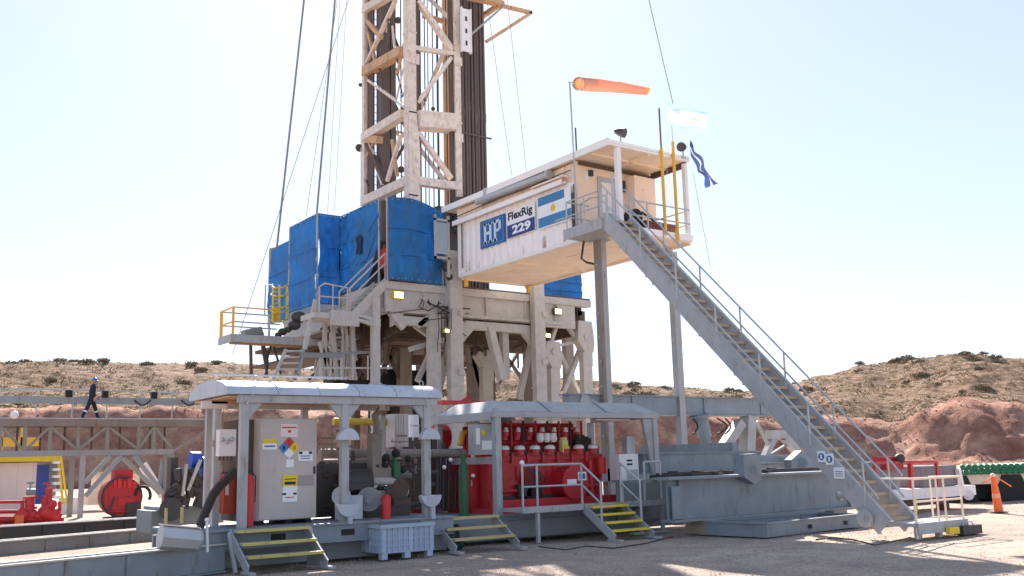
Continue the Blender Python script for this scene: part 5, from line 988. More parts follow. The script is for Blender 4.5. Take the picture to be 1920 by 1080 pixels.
t = thing('side_post', 'beige post with sign board at the left end of the canopy', 'post', at(402, 975, Y=19.6)); part('post', SUBS, t, lambda b: b.bar((at(404,900,Y=19.9).x, 19.9, .7), (at(404,900,Y=19.9).x, 19.9, 3.2), .14)); part('board', TANK, t, lambda b: b.box(at(378,755,Y=19.8).x, 19.8, at(378,766,Y=19.8).z, at(427,755,Y=19.8).x, 19.85, at(378,752,Y=19.8).z)); part('bracket', SUBS, t, lambda b: b.box(at(398,830,Y=19.8).x, 19.8, at(398,838,Y=19.8).z, at(412,830,Y=19.8).x, 19.84, at(398,825,Y=19.8).z))
t = thing('hose_bundle', 'bundle of dark rusty hoses sloping down left of the canopy post', 'hoses', at(370, 985, Y=19.2))
for k in range(4): part('hose', BROWN if k % 2 else DARK, t, lambda b: b.tube([at(x+k*3, y+k*2, Y=19.2+k*.1) for x, y in ((440,878),(424,893),(408,908),(395,925),(382,955),(370,985))], .035, 8), True)
t = thing('fender_roll', 'grey padded metal roll resting on the beam left of the steps', 'bumper roll', at(335, 1010, Y=18.3))
a = at(300, 1006, Y=17.9); c = at(372, 1012, Y=17.9)
part('roll', GALV, t, lambda b: b.tube([a, a+(c-a)*.97, c], [.22, .22, .19], 8)); part('top_plate', PORCH, t, lambda b: b.bar(a+V((0, 0, .21)), c+V((0, 0, .21)), .22, .02)); part('end_cap', GALV, t, lambda b: b.tube([c, c+(c-a).normalized()*.03], .17, 14))
part('peg', paint('ochre_peg', (.5, .4, .2), .6), t, lambda b: [b.tube([a+V((x_, .1, .2)), a+V((x_, .1, .48))], .03, 6) for x_ in (.12, .4)])
t = thing('marker_stake', 'thin white stake standing beside the grey roll', 'stake', at(389, 1035, Y=18.0)); part('stake', WHITE, t, lambda b: b.tube([at(389,1035,Y=18.0), at(388,975,Y=18.0)], .025, 8)); part('head', WHITE, t, lambda b: b.sphere(at(388,975,Y=18.0), .04))
# dark machine left of canopy
T = thing('winch_unit', 'dark greasy winch machine with blue drums left of the canopy', 'winch', at(350, 965, Y=24))
wy = 23.0
part('base', GREYD, T, lambda b: (b.box(at(285,940,Y=wy).x, wy, .5, at(420,940,Y=wy).x, wy+1.2, 1.0), b.box(at(300,940,Y=wy).x, wy-.1, 1.0, at(420,940,Y=wy).x, wy+1.3, 1.08)))
part('drum_motor', BLUE, T, lambda b: (b.tube([at(376,885,Y=wy), at(400,885,Y=wy)], .36, 14), b.tube([at(356,863,Y=wy), at(374,863,Y=wy)], .2, 12), b.box(at(378,872,Y=wy).x, wy, at(378,874,Y=wy).z, at(398,872,Y=wy).x, wy+.3, at(378,862,Y=wy).z)), True)
part('tower', DARK, T, lambda b: (b.box(at(321,862,Y=wy).x, wy, 1.0, at(334,862,Y=wy).x, wy+.3, at(325,858,Y=wy).z), b.tube([at(325,930,Y=wy-.2), at(325,930,Y=wy+.2)], .2, 14), b.tube([at(321,955,Y=wy-.4), at(321,955,Y=wy)], .26, 16)))
part('cover', paint('lilac_cover', (.34, .31, .42), .6), T, lambda b: b.box(at(348,878,Y=wy-.1).x, wy-.1, at(348,905,Y=wy-.1).z, at(366,878,Y=wy).x, wy+.3, at(348,876,Y=wy-.1).z))
b = MB()
for i in range(40): p = at(random.uniform(330, 395), random.uniform(895, 940), Y=wy-.2); b.tube([p, p+V((random.uniform(-.2, .2), 0, random.uniform(-.3, .3)))], random.uniform(.03, .1), 7)
part('fitting', DARK, T, b)
part('lever', SUBS, T, lambda b: (b.bar(at(376,862,Y=wy-.3), at(352,920,Y=wy-.3), .07), b.bar(at(350,870,Y=wy-.3), at(342,930,Y=wy-.3), .06)))
# pumps and pipework under the barrel canopy
T = thing('pump_set', 'dark pump and motor with belt wheel and pipes under the canopy', 'pump', (10.3, 20, .76))
yk = 19.8
def kp_(x, y, Y=yk): return at(x, y, Y=Y)
part('motor', DARK, T, lambda b: (b.tube([kp_(640,905), kp_(690,905)], .3, 16), b.box(kp_(640,900).x, yk-.2, .76, kp_(760,900).x, yk+.5, 1.0), b.box(kp_(600,900).x, yk+.3, .8, kp_(700,900).x, yk+.7, 1.95)), True)
part('belt_wheel', GREYD, T, lambda b: (b.tube([kp_(692,936,19.3), kp_(692,936,19.45)], .26, 20), b.tube([kp_(692,936,19.25), kp_(692,936,19.5)], .1, 12)), True)
part('belt_guard', DARK, T, lambda b: b.prism([kp_(x, y, 19.4) for x, y in ((628,925),(672,918),(700,925),(700,915),(690,905),(640,910))], (0, .1, 0)))
part('pipe_elbow', SUBS, T, lambda b: (b.tube([kp_(740,903), kp_(752,903), kp_(757,908), kp_(757,918)], .07, 8), b.tube([kp_(660,902), kp_(740,902)], .09, 10), b.sphere(kp_(757,922), .12)), True)
part('gearbox', BROWN, T, lambda b: (b.tube([kp_(745,915,19.7), kp_(745,915,20.0)], .26, 14), b.box(kp_(735,930).x, yk-.1, .8, kp_(765,930).x, yk+.3, 1.15), b.tube([kp_(738,900), kp_(745,935)], .1, 8)), True)
part('exhaust_stack', SUBD, T, lambda b: (b.box(kp_(698,860).x, yk, kp_(698,880).z, kp_(716,860).x, yk+.25, kp_(698,812).z), b.box(kp_(698,880).x, yk-.02, kp_(698,896).z, kp_(733,880).x, yk+.3, kp_(698,877).z), b.tube([kp_(706,812), kp_(706,795), kp_(703,780), kp_(712,768), kp_(722,775)], .08, 10)), True)
part('green_valve', GREEN, T, lambda b: (b.box(kp_(735,890).x, yk-.1, kp_(735,895).z, kp_(747,890).x, yk+.1, kp_(735,865).z), b.tube([kp_(741,866), kp_(741,850)], .05, 8)), True)
part('black_valve', BLACK, T, lambda b: [b.sphere(kp_(x, y), r) for x, y, r in ((724,858,.09),(742,850,.1),(748,868,.08),(722,872,.07),(755,880,.09),(765,860,.08))], True)
part('motor_cover', ROOFM, T, lambda b: (b.box(kp_(640,935,19.1).x, 19.1, .78, kp_(680,935,19.1).x, 19.4, kp_(640,930,19.1).z), b.tube([kp_(640,930,19.08), kp_(640,930,19.3)], .2, 16)), True)
part('cross_pipe', SUBD, T, lambda b: (b.tube([kp_(600,850,21.5), kp_(870,850,21.5)], .11, 10), b.tube([kp_(600,890,21.5), kp_(770,890,21.5)], .1, 10), b.tube([kp_(600,870,21.8), kp_(700,868,21.8)], .12, 10)), True)
b = MB()
for i in range(90):
    p = at(random.uniform(600, 800), random.uniform(860, 955), Y=random.uniform(19.8, 20.8)); q = p+random.choice([V((random.uniform(-.4, .4), 0, 0)), V((0, 0, random.uniform(-.35, .35))), V((random.uniform(-.15, .15), 0, random.uniform(-.15, .15)))])
    if q.z < .78: q.z = .78
    if p.z < .78: p.z = .8
    b.tube([p, q], random.uniform(.015, .06), 7)
part('small_pipe', DARK, T, b)
b = MB()
for i in range(40):
    p = at(random.uniform(600, 800), random.uniform(800, 900), Y=random.uniform(20.4, 20.9)); q = p+random.choice([V((random.uniform(-.5, .5), 0, 0)), V((0, 0, random.uniform(-.5, .5)))]); b.tube([p, q], random.uniform(.012, .04), 6)
part('small_pipe', SUBD, T, b)
for lb_, x in (('bell shaped white lamp hanging left under the canopy roof', 659), ('bell shaped white lamp hanging right under the canopy roof', 717)):
    q = at(x, 765, Y=19.6); t = thing('hanging_lamp', lb_, 'lamp', q); part('shade', WHITE, t, lambda b: b.tube([q+V((0,0,.12)), q+V((0,0,.08)), q+V((0,0,-.02)), q+V((0,0,-.05))], [.03, .06, .075, .1], 14), True); part('socket', GALV, t, lambda b: b.tube([q+V((0,0,.12)), q+V((0,0,.3))], .02, 6))
YELD = paint('dull_yellow', (.55, .36, .03), .55, rust=.2)
t = thing('yellow_beam', 'yellow pipe running across behind the canopy posts', 'pipe', at(680, 795, Y=22)); part('pipe', YELD, t, lambda b: b.tube([at(625,790,Y=22), at(735,792,Y=22)], .09, 10), True); part('strap', DARK, t, lambda b: b.tube([at(700,786,Y=22), at(700,798,Y=22)], .05, 6))
t = thing('storage_tank', 'upright taupe tank behind the right half of the canopy', 'tank', at(755, 900, Y=21.6)); q0 = at(738, 776, Y=21.6); q1 = at(766, 830, Y=21.6); part('body', CAB, t, lambda b: (b.box(q0.x, 21.6, q1.z-.1, q1.x, 22.0, q0.z), [b.box(q0.x+i*.07, 21.58, q1.z-.08, q0.x+i*.07+.02, 21.6, q0.z-.02) for i in range(5)])); part('stand', BROWN, t, lambda b: (b.box(q0.x, 21.65, .3, q0.x+.08, 21.75, q1.z-.1), b.box(q1.x-.08, 21.65, .3, q1.x, 21.75, q1.z-.1)))
t = thing('white_tank', 'small white drum seen beyond the canopy right post', 'drum', at(775, 825, Y=26)); part('shell', WHITE, t, lambda b: b.tube([at(775,826,Y=26), at(774,778,Y=26)], .18, 12), True); part('ring', GALV, t, lambda b: b.tube([at(775,800,Y=26), at(775,797,Y=26)], .19, 12)); part('stand', DARK, t, lambda b: b.tube([V((at(775,826,Y=26).x, 26, 0)), at(775,826,Y=26)], .05, 6))
t = thing('red_pump_block', 'red machinery block between the two canopies', 'pump', at(785, 900, Y=22.5))
part('block', RED, t, lambda b: (b.box(at(770,880,Y=22.5).x, 22.5, .6, at(812,880,Y=22.5).x, 23.2, at(770,862,Y=22.5).z), b.tube([at(815,820,Y=23), at(835,820,Y=23)], .35, 12), b.bar(at(820,785,Y=24), at(880,745,Y=24), .12))); part('column', BROWN, t, lambda b: [b.bar(at(x,955,Y=22.3), at(x,820,Y=22.3), .16) for x in (783, 800, 812, 765)])
part('pipe_frame', DARK, t, lambda b: [b.tube([at(x,955,Y=21.8), at(x+2,y2,Y=21.8)], .06, 8) for x, y2 in ((840,860),(852,880),(862,870),(830,830),(820,850))])
T = thing('mud_tank_box', 'dark steel box filling the gap behind the green gas cylinder', 'steel box', at(850, 930, Y=24)); part('box', DARK, T, lambda b: (b.box(at(800,930,Y=24).x, 24, .2, at(930,930,Y=24).x, 24.6, 2.3),)); part('top_pipe', YELO, T, lambda b: (b.tube([at(862,835,Y=22), at(868,812,Y=22), at(880,808,Y=22)], .08, 8),))
part('gauge', WHITE, T, lambda b: [b.sphere(at(x, y, Y=20.7), .05) for x, y in ((886,828),(887,855),(887,892),(845,862),(833,876))])
# ================================================================== LEFT RIG STAIRS, PLATFORMS
T = thing('floor_access_stair', 'beige steel stair and landing on the left corner of the drill floor', 'stair', (16.2, 33.3, 5))
a = V((16.55, 33.1, 7.55)); c = V((18.0, 33.1, 9.0))
for yy in (33.0, 33.9): part('stringer', SUBS, T, lambda b: b.bar((a.x, yy, a.z-.1), (c.x, yy, c.z-.1), .04, .35, up=(-.7, 0, .7)))
for i in range(7): part('tread', SUBS, T, lambda b: b.box(a.x+.1+i*.2, 33.02, a.z+.1+i*.2, a.x+.35+i*.2, 33.88, a.z+.13+i*.2))
part('landing', SUBS, T, lambda b: (b.box(14.95, 33.0, 7.3, 16.7, 34.2, 7.5), b.box(15.6, 32.9, 7.05, 16.75, 33.05, 7.6)))
part('railing', SUBS, T, lambda b: (b.tube([(15.15, 33.0, 7.5), (15.15, 33.0, 8.45), (15.35, 33.0, 8.6), (16.3, 33.0, 8.5), (16.3, 33.0, 7.5)], .035, 8), b.tube([(15.15, 33, 8.1), (16.3, 33, 8.1)], .028, 8), b.tube([(16.4, 33, 7.5), (16.4, 33, 8.5), (17.9, 33, 10.0), (17.9, 33, 9.0)], .035, 8), b.tube([(16.4, 33, 8.1), (17.9, 33, 9.6)], .028, 8), b.tube([(16.4, 33.9, 7.5), (16.4, 33.9, 8.5), (17.9, 33.9, 10.0)], .035, 8), b.tube([(15.7, 33, 7.5), (15.7, 33, 8.6)], .028, 8)), True)
part('support_bracket', SUBS, T, lambda b: (b.bar(at(650,588,Y=33), at(712,603,Y=33), .16), b.bar(at(652,592,Y=33), at(712,612,Y=33), .16), b.bar(at(645,610,Y=33.5), at(690,598,Y=33.5), .14), b.bar(at(660,600,Y=34), at(662,700,Y=34), .16)))
T = thing('lower_stair', 'steep grey stair running down left from the floor landing', 'stair', (14, 33.5, 1))
# from (590,560) down to (520,710)
pa1, pa2 = at(592,562,Y=33.4), at(571,655,Y=33.4)
part('stringer', SUBS, T, lambda b: (b.bar(pa1, pa2, .1, .16))); part('stringer', SUBS, T, lambda b: (b.bar(at(580,600,Y=34.4), at(560,700,Y=34.4), .08, .12)))
s1a, s1b = at(536,655,Y=33.4), at(512,712,Y=33.4)
s2a, s2b = at(566,655,Y=33.4), at(552,712,Y=33.4)
part('stringer', SUBS, T, lambda b: b.bar(s1a, s1b, .1)); part('stringer', GREYD, T, lambda b: b.bar(s2a, s2b, .1))
for i in range(5): f = (i+.3)/5; part('tread', SUBS, T, lambda b: b.bar(s1a+(s1b-s1a)*f, s2a+(s2b-s2a)*f, .25, .05))
part('landing_frame', GREYD, T, lambda b: (b.bar(at(565,665,Y=33.2), at(640,667,Y=33.2), .16), b.bar(at(600,664,Y=33.2), at(700,660,Y=33.4), .1)))
part('handrail', SUBS, T, lambda b: (b.tube([at(600,690,Y=33.2), at(735,690,Y=33.2)], .04, 6), [b.tube([at(x,667,Y=33.2), at(x,712,Y=33.2)], .04, 6) for x in (600, 620, 640, 662, 690)]))
T = thing('scaffold_tower', 'cluttered beige lattice of pipes under the floor stair', 'scaffold', (17, 35, 1))
def lat(b, seed, n, x0_, x1_, y0_, y1_, Ya_, Yb_, w0, w1):
    rr = random.Random(seed)
    for i in range(n):
        Y_ = rr.uniform(Ya_, Yb_); xa = rr.uniform(x0_, x1_); ya = rr.uniform(y0_, y1_); k_ = rr.random()
        if k_ < .35: xb, yb = xa+rr.uniform(-3, 3), ya+rr.uniform(25, 60)
        elif k_ < .7: xb, yb = xa+rr.uniform(15, 45), ya+rr.uniform(-4, 4)
        else: xb, yb = xa+rr.uniform(-22, 22), ya+rr.uniform(25, 55)
        b.bar(at(xa, ya, Y=Y_), at(min(xb, x1_), min(yb, y1_), Y=Y_), rr.uniform(w0, w1))
part('upright', SUBS, T, lambda b: lat(b, 3, 34, 596, 668, 598, 712, 34, 37, .05, .12))
part('small_pipe', BROWN, T, lambda b: lat(b, 4, 46, 596, 690, 598, 712, 35, 39, .06, .16))
part('upright', SUBS, T, lambda b: [b.bar(at(x, y0_, Y=34.2), at(x2, 712, Y=34.2), .14) for x, y0_, x2 in ((610,600,606),(622,598,632),(640,596,660),(648,600,640),(600,640,618))])
part('deck', BROWN, T, lambda b: (b.box(16.2, 35, 6.9, 17.9, 42, 7.05), b.box(15.9, 36, 6.2, 17.9, 41.5, 6.3)))
T = thing('side_platform', 'grey outrigger platform with orange yellow railing left of the floor', 'platform', (14, 36.5, 6.7))
zp = 6.85
part('deck', GREYD, T, lambda b: (b.prism([(12.97, 36.0, zp-.02), (12.97, 37.35, zp-.02), (17.6, 37.35, zp-.02), (17.6, 36.0, zp-.02)], (0, 0, .08)),))
part('edge_beam', GREY, T, lambda b: (b.box(12.97, 35.95, zp-.22, 17.6, 36.0, zp+.08), b.box(12.97-.06, 36.0, zp-.22, 12.97, 37.35, zp+.08)))
part('under_beam', TANP, T, lambda b: (b.box(12.97+.1, 36.5, zp-.25, 17.6, 36.6, zp-.05), [b.box(x, 36.1, zp-.16, x+.08, 37.35-.05, zp-.04) for x in (13.4, 14.2, 15.2, 16.2)]))
part('railing', YELO, T, lambda b: (b.bar((12.97+.04, 36.04, zp), (12.97+.04, 36.04, zp+1.12), .08), b.bar((12.97+.04, 37.35, zp), (12.97+.04, 37.35, zp+1.12), .1), [b.tube([(12.97+.04, 36.04, zp+h_), (12.97+.04, 37.35, zp+h_)], .035, 6) for h_ in (.56, 1.12)], b.tube([(12.97+.04, 36.04, zp+1.12), (14.9, 36.04, zp+1.12)], .03, 6)))
part('railing', GREY, T, lambda b: ([b.tube([(12.97, 37.35, zp+h_), (15.3, 37.35, zp+h_)], .03, 6) for h_ in (.56, 1.1)], b.tube([(12.97, 36.04, zp+.56), (14.9, 36.04, zp+.56)], .03, 6), b.tube([(14.45, 36.04, zp), (14.45, 36.04, zp+.95)], .045, 6)))
part('support_post', BROWN, T, lambda b: (b.tube([at(470,645,Y=36.7), at(471,705,Y=36.7)], .07, 8), b.bar(at(492,645,Y=36.7), at(500,690,Y=36.7), .12)))
part('hose', DARK, T, lambda b: [b.tube([at(x+6*math.sin(i*.5+x), 645+i*9, Y=36.6) for i in range(8)], .05, 6) for x in (496, 505, 520)])
part('equipment', DARK, T, lambda b: [b.sphere(at(x, y, Y=36.4), r, .8) for x, y, r in ((530,622,.18),(540,618,.15),(552,610,.25),(522,628,.14),(560,595,.3))], True)
part('cover_sheet', GREYD, T, lambda b: b.prism([at(460,618,Y=36.4), at(490,612,Y=36.4), at(496,628,Y=36.4), at(460,626,Y=36.4)], (0, .5, 0)))
T = thing('caged_ladder', 'yellow caged ladder at the far left edge of the tarps', 'ladder', at(520, 600, Y=37))
yl = 37.0
part('rail', YEL, T, lambda b: [b.tube([at(x,y1_,Y=yl), at(x,y2_,Y=yl)], .045, 6) for x, y1_, y2_ in ((512,535,605),(524,535,605),(538,535,600))])
part('cage_hoop', YEL, T, lambda b: [b.tube([at(508,y,Y=yl), at(515,y+4,Y=yl-.3), at(530,y+3,Y=yl-.3), at(540,y-2,Y=yl)], .035, 6) for y in (536, 552, 574, 582, 600)])
part('rung', YELO, T, lambda b: [b.tube([at(513,y,Y=yl), at(524,y+1,Y=yl)], .025, 5) for y in range(540, 605, 7)])
part('gate_panel', YELO, T, lambda b: b.box(at(510,590,Y=yl).x, yl, at(510,600,Y=yl).z, at(522,590,Y=yl).x, yl+.05, at(510,574,Y=yl).z))
part('grey_frame', GREY, T, lambda b: (b.tube([at(496,592,Y=yl), at(498,534,Y=yl), at(512,534,Y=yl)], .03, 6), b.tube([at(505,508,Y=yl), at(507,465,Y=yl), at(514,465,Y=yl)], .04, 6)))
# ================================================================== CATWALK
YC = 45.0
def cw(x, y, Y=YC): return at(x, y, Y=Y)
CATG2 = paint('catwalk_blue_grey', (.34, .36, .37), .55, rust=.2, dirt=.3)
T = thing('pipe_catwalk', 'long raised grey catwalk with truss, handrails and braced legs at left', 'catwalk', (7, 46, 0))
zd = cw(180, 786).z; xR = cw(400, 790).x
part('deck', SUBD, T, lambda b: (b.box(-8, YC, zd-.3, xR, YC+.12, zd), b.box(-8, YC+.12, zd-.05, xR, YC+1.3, zd), b.box(-8, YC+1.3, zd-.3, xR, YC+1.4, zd)))
zh = cw(180, 746).z
part('pipe_rail', CATG2, T, lambda b: b.box(-8, YC+1.3, zh-.18, xR, YC+1.55, zh+.12)); part('handrail', GALV, T, lambda b: (b.tube([(-8, YC+1.5, zh+.5), (xR, YC+1.5, zh+.4)], .035, 6), b.tube([(-8, YC, zd+.03), (xR, YC, zd+.03)], .03, 6)))
part('rail_post', GALV, T, lambda b: [b.tube([(x, YC+1.4, zd), (x, YC+1.4, zh+.45)], .03, 6) for x in [-2+i*1.45 for i in range(12)]])
zl = cw(180, 848).z; xl = cw(326, 848).x
part('lower_chord', CATG2, T, lambda b: (b.box(-8, YC+.05, zl-.12, xl, YC+.25, zl+.1), b.box(-8, YC+1.2, zl-.12, xl, YC+1.35, zl+.08)))
xs = [cw(x, 820).x for x in (-90, -40, 2, 48, 95, 148, 203, 262, 290, 326)]
for i in range(len(xs)-1):
    part('truss_post', CATG, T, lambda b: b.bar((xs[i], YC+.15, zl+.1), (xs[i], YC+.15, zd-.3), .13))
    part('truss_diagonal', CATG, T, lambda b: b.bar((xs[i], YC+.15, zl+.1) if i % 2 else (xs[i], YC+.15, zd-.3), (xs[i+1], YC+.15, zd-.3) if i % 2 else (xs[i+1], YC+.15, zl+.1), .1))
    part('truss_post', BROWN, T, lambda b: b.bar((xs[i]+.8, YC+1.3, zl+.1), (xs[i]+.8, YC+1.3, zd-.3), .08))
part('truss_diagonal', CATG, T, lambda b: b.bar((xl, YC+.15, zl), (xR, YC+.15, zd-.3), .1))
for x, Yq, m_ in ((156, YC+.1, GREY), (136, YC+1.3, CATG), (312, YC+.1, CATG), (322, YC+1.3, CATG)): part('leg', m_, T, lambda b: b.box(cw(x-4, 860, Yq).x, Yq, 0, cw(x+5, 860, Yq).x, Yq+.2, zl-.12))
for a_, c_, Yq in (((228,855),(160,930),YC+.1), ((206,855),(160,905),YC+1.2), ((252,855),(306,925),YC+.1), ((232,860),(300,925),YC+1.2), ((306,860),(298,920),YC+.3)): part('leg_brace', CATG2, T, lambda b: b.bar(cw(*a_, Yq), cw(*c_, Yq), .17))
for x in (340, 285, 14): pass
part('hose_loop', DARK, T, lambda b: [b.tube([cw(x+i*3.4, 750+10*math.sin(i*.35), YC+1.2) for i in range(10)], .04, 6) for x in (252, 340)])
part('clamp', BLACK, T, lambda b: [b.box(cw(x, 737).x, YC+1.25, zh+.1, cw(x, 737).x+.25, YC+1.5, zh+.4) for x in (136, 206, 300)])
part('white_lamp', WHITE, T, lambda b: b.sphere(cw(27, 778), .17), True)
# person
pc = cw(170, 785, YC+.6)
def person(base, H_, label):
    ob = thing('person', label, 'person', base); B = V(base)
    s = H_/1.78
    X = V((1, 0, 0)); 
    def q(x, y, z): return (x*s, y*s, z*s)
    J = [q(0,0,.95), q(.01,0,1.15), q(.04,0,1.38), q(.06,0,1.5),                      # pelvis, waist, chest, neck base
         q(-.02,-.09,.9), q(-.16,-.09,.52), q(-.36,-.09,.12), q(-.26,-.09,.04),         # rear leg
         q(.03,.09,.9), q(.17,.09,.52), q(.30,.09,.1), q(.42,.09,.05),                 # front leg
         q(.03,-.19,1.4), q(-.09,-.24,1.15), q(.04,-.24,.93),                          # arm
         q(.05,.19,1.4), q(.08,.24,1.14), q(.24,.22,.99)]
    Ed = [(0,1),(1,2),(2,3),(0,4),(4,5),(5,6),(6,7),(0,8),(8,9),(9,10),(10,11),(2,12),(12,13),(13,14),(2,15),(15,16),(16,17)]
    Rr = [.15,.135,.17,.07,.1,.075,.055,.05,.1,.075,.055,.05,.075,.055,.04,.075,.055,.04]
    me = bpy.data.meshes.new('body'); me.from_pydata(J, Ed, []); me.materials.append(NAVY); o = bpy.data.objects.new('body', me); COL.objects.link(o); o.parent = ob
    md = o.modifiers.new('skin', 'SKIN')
    for i, r in enumerate(Rr): me.skin_vertices[0].data[i].radius = (r*s*1.16, r*s*1.1)
    me.skin_vertices[0].data[0].use_root = True
    md.use_smooth_shade = True; sb_ = o.modifiers.new('sub', 'SUBSURF'); sb_.levels = 1; sb_.render_levels = 2
    hb_ = MB(); hc = B+V((.09, 0, 1.62))*s
    hb_.sphere(hc, .1*s, 1.2, 12); hb_.tube([B+V((.06,0,1.46))*s, B+V((.08,0,1.56))*s], .055*s, 10); hb_.tube([hc+V((.09,0,-.01))*s, hc+V((.125,0,-.03))*s], [.022*s, .012*s], 6)
    for sy in (-1, 1): hb_.sphere(hc+V((0, sy*.1, 0))*s, .025*s, 1.4, 6)
    hb_.build('head', SKIN, ob, True)
    fb_ = MB(); [fb_.sphere(hc+V((.088, sy*.035, .02))*s, .012*s, 1, 6) for sy in (-1, 1)]; fb_.box(*(hc+V((.085,-.03,-.065))*s), *(hc+V((.097,.03,-.058))*s)); fb_.build('face_features', INK, ob)
    hh = MB(); pts = [hc+V((0,0,z))*s for z in (.02,.03,.08,.13,.16)]; hh.tube(pts, [.15*s,.125*s,.12*s,.08*s,.01*s], 16); hh.build('helmet', HELM, ob, True)
    for (hx, hy, hz) in ((.055,-.24,.85), (.32,.215,.95)):
        m_ = MB(); c0 = B+V((hx,hy,hz))*s; m_.tube([c0+V((0,0,.07))*s, c0, c0-V((0,0,.03))*s], [.03*s,.04*s,.035*s], 8)
        for k in range(4): m_.tube([c0+V((-.025+k*.017,0,-.03))*s, c0+V((-.02+k*.017,0,-.075+.006*abs(k-1)))*s, c0+V((-.012+k*.015,.012,-.1+.008*abs(k-1)))*s], [.009*s]*3, 6)
        m_.tube([c0+V((.03,0,.02))*s, c0+V((.055,0,-.03))*s], [.011*s,.009*s], 6); m_.build('hand', SKIN, ob, True)
    rf = MB()
    for (x, y, z) in ((-.23,-.09,.38), (.215,.09,.38)):
        rf.tube([B+V((x,y,z))*s, B+V((x-.02 if x < 0 else x+.02,y,z-.06))*s], .083*s, 12)
    rf.tube([B+V((.0,0,1.0))*s, B+V((0,0,1.05))*s], .15*s, 14); rf.build('reflective_stripe', SIGNW, ob)
    bt = MB()
    for (x, y) in ((-.30,-.09), (.37,.09)): bt.tube([B+V((x-.08,y,.05))*s, B+V((x+.02,y,.055))*s, B+V((x+.14,y,.035))*s], [.055*s,.055*s,.035*s], 10)
    bt.build('boot', BLACK, ob, True)
person((pc.x, YC+.6, zd), 1.86, 'person in dark coverall and blue helmet walking right along the catwalk')
# far left equipment
YT = 50.0
def lf(x, y, Y=YT): return at(x, y, Y=Y)
T = thing('container_tank', 'pale pink panelled tank container with a blue end at far left', 'tank', (3, 51, 0))
zt = lf(40, 868).z; xa = lf(68, 900).x; xb = lf(91, 900).x
part('side_panel', TANK, T, lambda b: (b.box(-3, YT, .1, xa, YT+2.4, zt), [b.box(x, YT-.03, .1, x+.05, YT, zt) for x in [xa-.15-i*.65 for i in range(12)]])); part('blue_end', BLUEH, T, lambda b: (b.box(xa, YT-.02, .5, xb, YT+2.4, zt-.1),)); part('base_step', WHITE, T, lambda b: (b.box(lf(115,950).x, YT, 0, lf(152,950).x, YT+.6, .75)))
T = thing('yellow_deck', 'yellow handrailed deck with leaning ladder above the pink tank', 'deck', (3, 51, zt))
part('deck', YEL, T, lambda b: (b.box(-3, YT-.3, zt+.05, lf(108,860).x, YT+2.5, zt+.35),)); part('railing', YELO, T, lambda b: (b.box(-3, YT-.3, zt+.75, lf(72,860).x, YT-.2, zt+1.15), [b.box(x, YT-.3, zt+.35, x+.08, YT-.22, zt+1.6) for x in [lf(70,860).x-i*.8 for i in range(9)]]))
part('leaning_ladder', YEL, T, lambda b: (b.bar(lf(108,852), lf(118,945), .1), b.bar(lf(114,852), lf(126,945), .08))); part('stair_step', SIGNW, T, lambda b: [b.box(lf(95,870+i*13).x, YT-.6, lf(95,870+i*13).z, lf(108,870+i*13).x, YT-.1, lf(95,870+i*13).z+.12) for i in range(7)])
part('stair_side', GREYD, T, lambda b: b.box(lf(96,870).x, YT-.08, .2, lf(107,870).x, YT-.02, zt))
YM = 40.0
T = thing('red_manifold', 'red pipe manifold with valves and handwheels at far left', 'pipe manifold', (4, YM, 0))
def lm(x, y): return at(x, y, Y=YM)
part('header_pipe', RED, T, lambda b: ([b.tube([at(-60,y,Y=YM), at(x2,y-1,Y=YM)], r, 10) for y, x2, r in ((942,46,.06),(960,44,.07),(974,110,.13))]), True)
part('riser', RED, T, lambda b: [b.tube([lm(x, 975), lm(x, y)], r, 10) for x, y, r in ((42,942,.07),(56,932,.16),(84,930,.12),(92,915,.12),(112,940,.06),(103,955,.06))], True)
part('flange', RED, T, lambda b: [b.tube([lm(x, y), lm(x, y-4)], .24, 12) for x, y in ((42,965),(56,955),(84,960),(92,950),(56,935),(104,968))], True)
part('valve_body', REDT, T, lambda b: [b.sphere(lm(x, y), r, 1) for x, y, r in ((42,965,.25),(86,962,.3),(100,966,.28),(60,965,.2),(70,968,.18),(96,945,.2))], True)
part('handwheel', GREYD, T, lambda b: (b.tube([lm(57,925), lm(57,906)], .03, 6), b.tube([lm(50,906), lm(64,905)], .04, 6), b.tube([lm(50,922), lm(66,922)], .12, 8))); part('handwheel', REDT, T, lambda b: (b.tube([lm(89,930), lm(90,907)], .03, 6), b.tube([lm(82,907), lm(94,906)], .04, 6)))
part('orange_block', ORNG, T, lambda b: b.box(lm(26,970).x, YM-.3, .1, lm(42,970).x, YM, .42)); part('base', RED, T, lambda b: b.box(-3, YM, .05, lm(120,975).x, YM+.8, .25))
T = thing('red_pump', 'round red pump with black belt arc beneath the catwalk', 'pump', at(230, 965, Y=40))
part('housing', RED, T, lambda b: (b.tube([lm(228,932), lm(228,932)+V((0, .7, 0))], .72, 22), b.box(lm(215,912).x, YM+.1, 1.5, lm(250,912).x, YM+.6, 1.95)), True); part('rim_ring', DARK, T, lambda b: (b.tube([lm(228,932)+V((.74*math.cos(t_), -.03, .74*math.sin(t_))) for t_ in [i*.3307 for i in range(20)]], .045, 6), b.bar(lm(205,958), lm(215,930), .06), b.bar(lm(248,955), lm(240,930), .06)))
part('drive_guard', DARK, T, lambda b: (b.box(lm(236,950).x, YM-.1, .15, lm(262,950).x, YM+.3, .7), b.box(lm(200,962).x, YM-.1, 0, lm(270,960).x, YM+.6, .18)))
part('face_plate', REDT, T, lambda b: b.box(lm(222,922).x, YM-.04, lm(222,948).z, lm(252,922).x, YM-.005, lm(222,934).z))
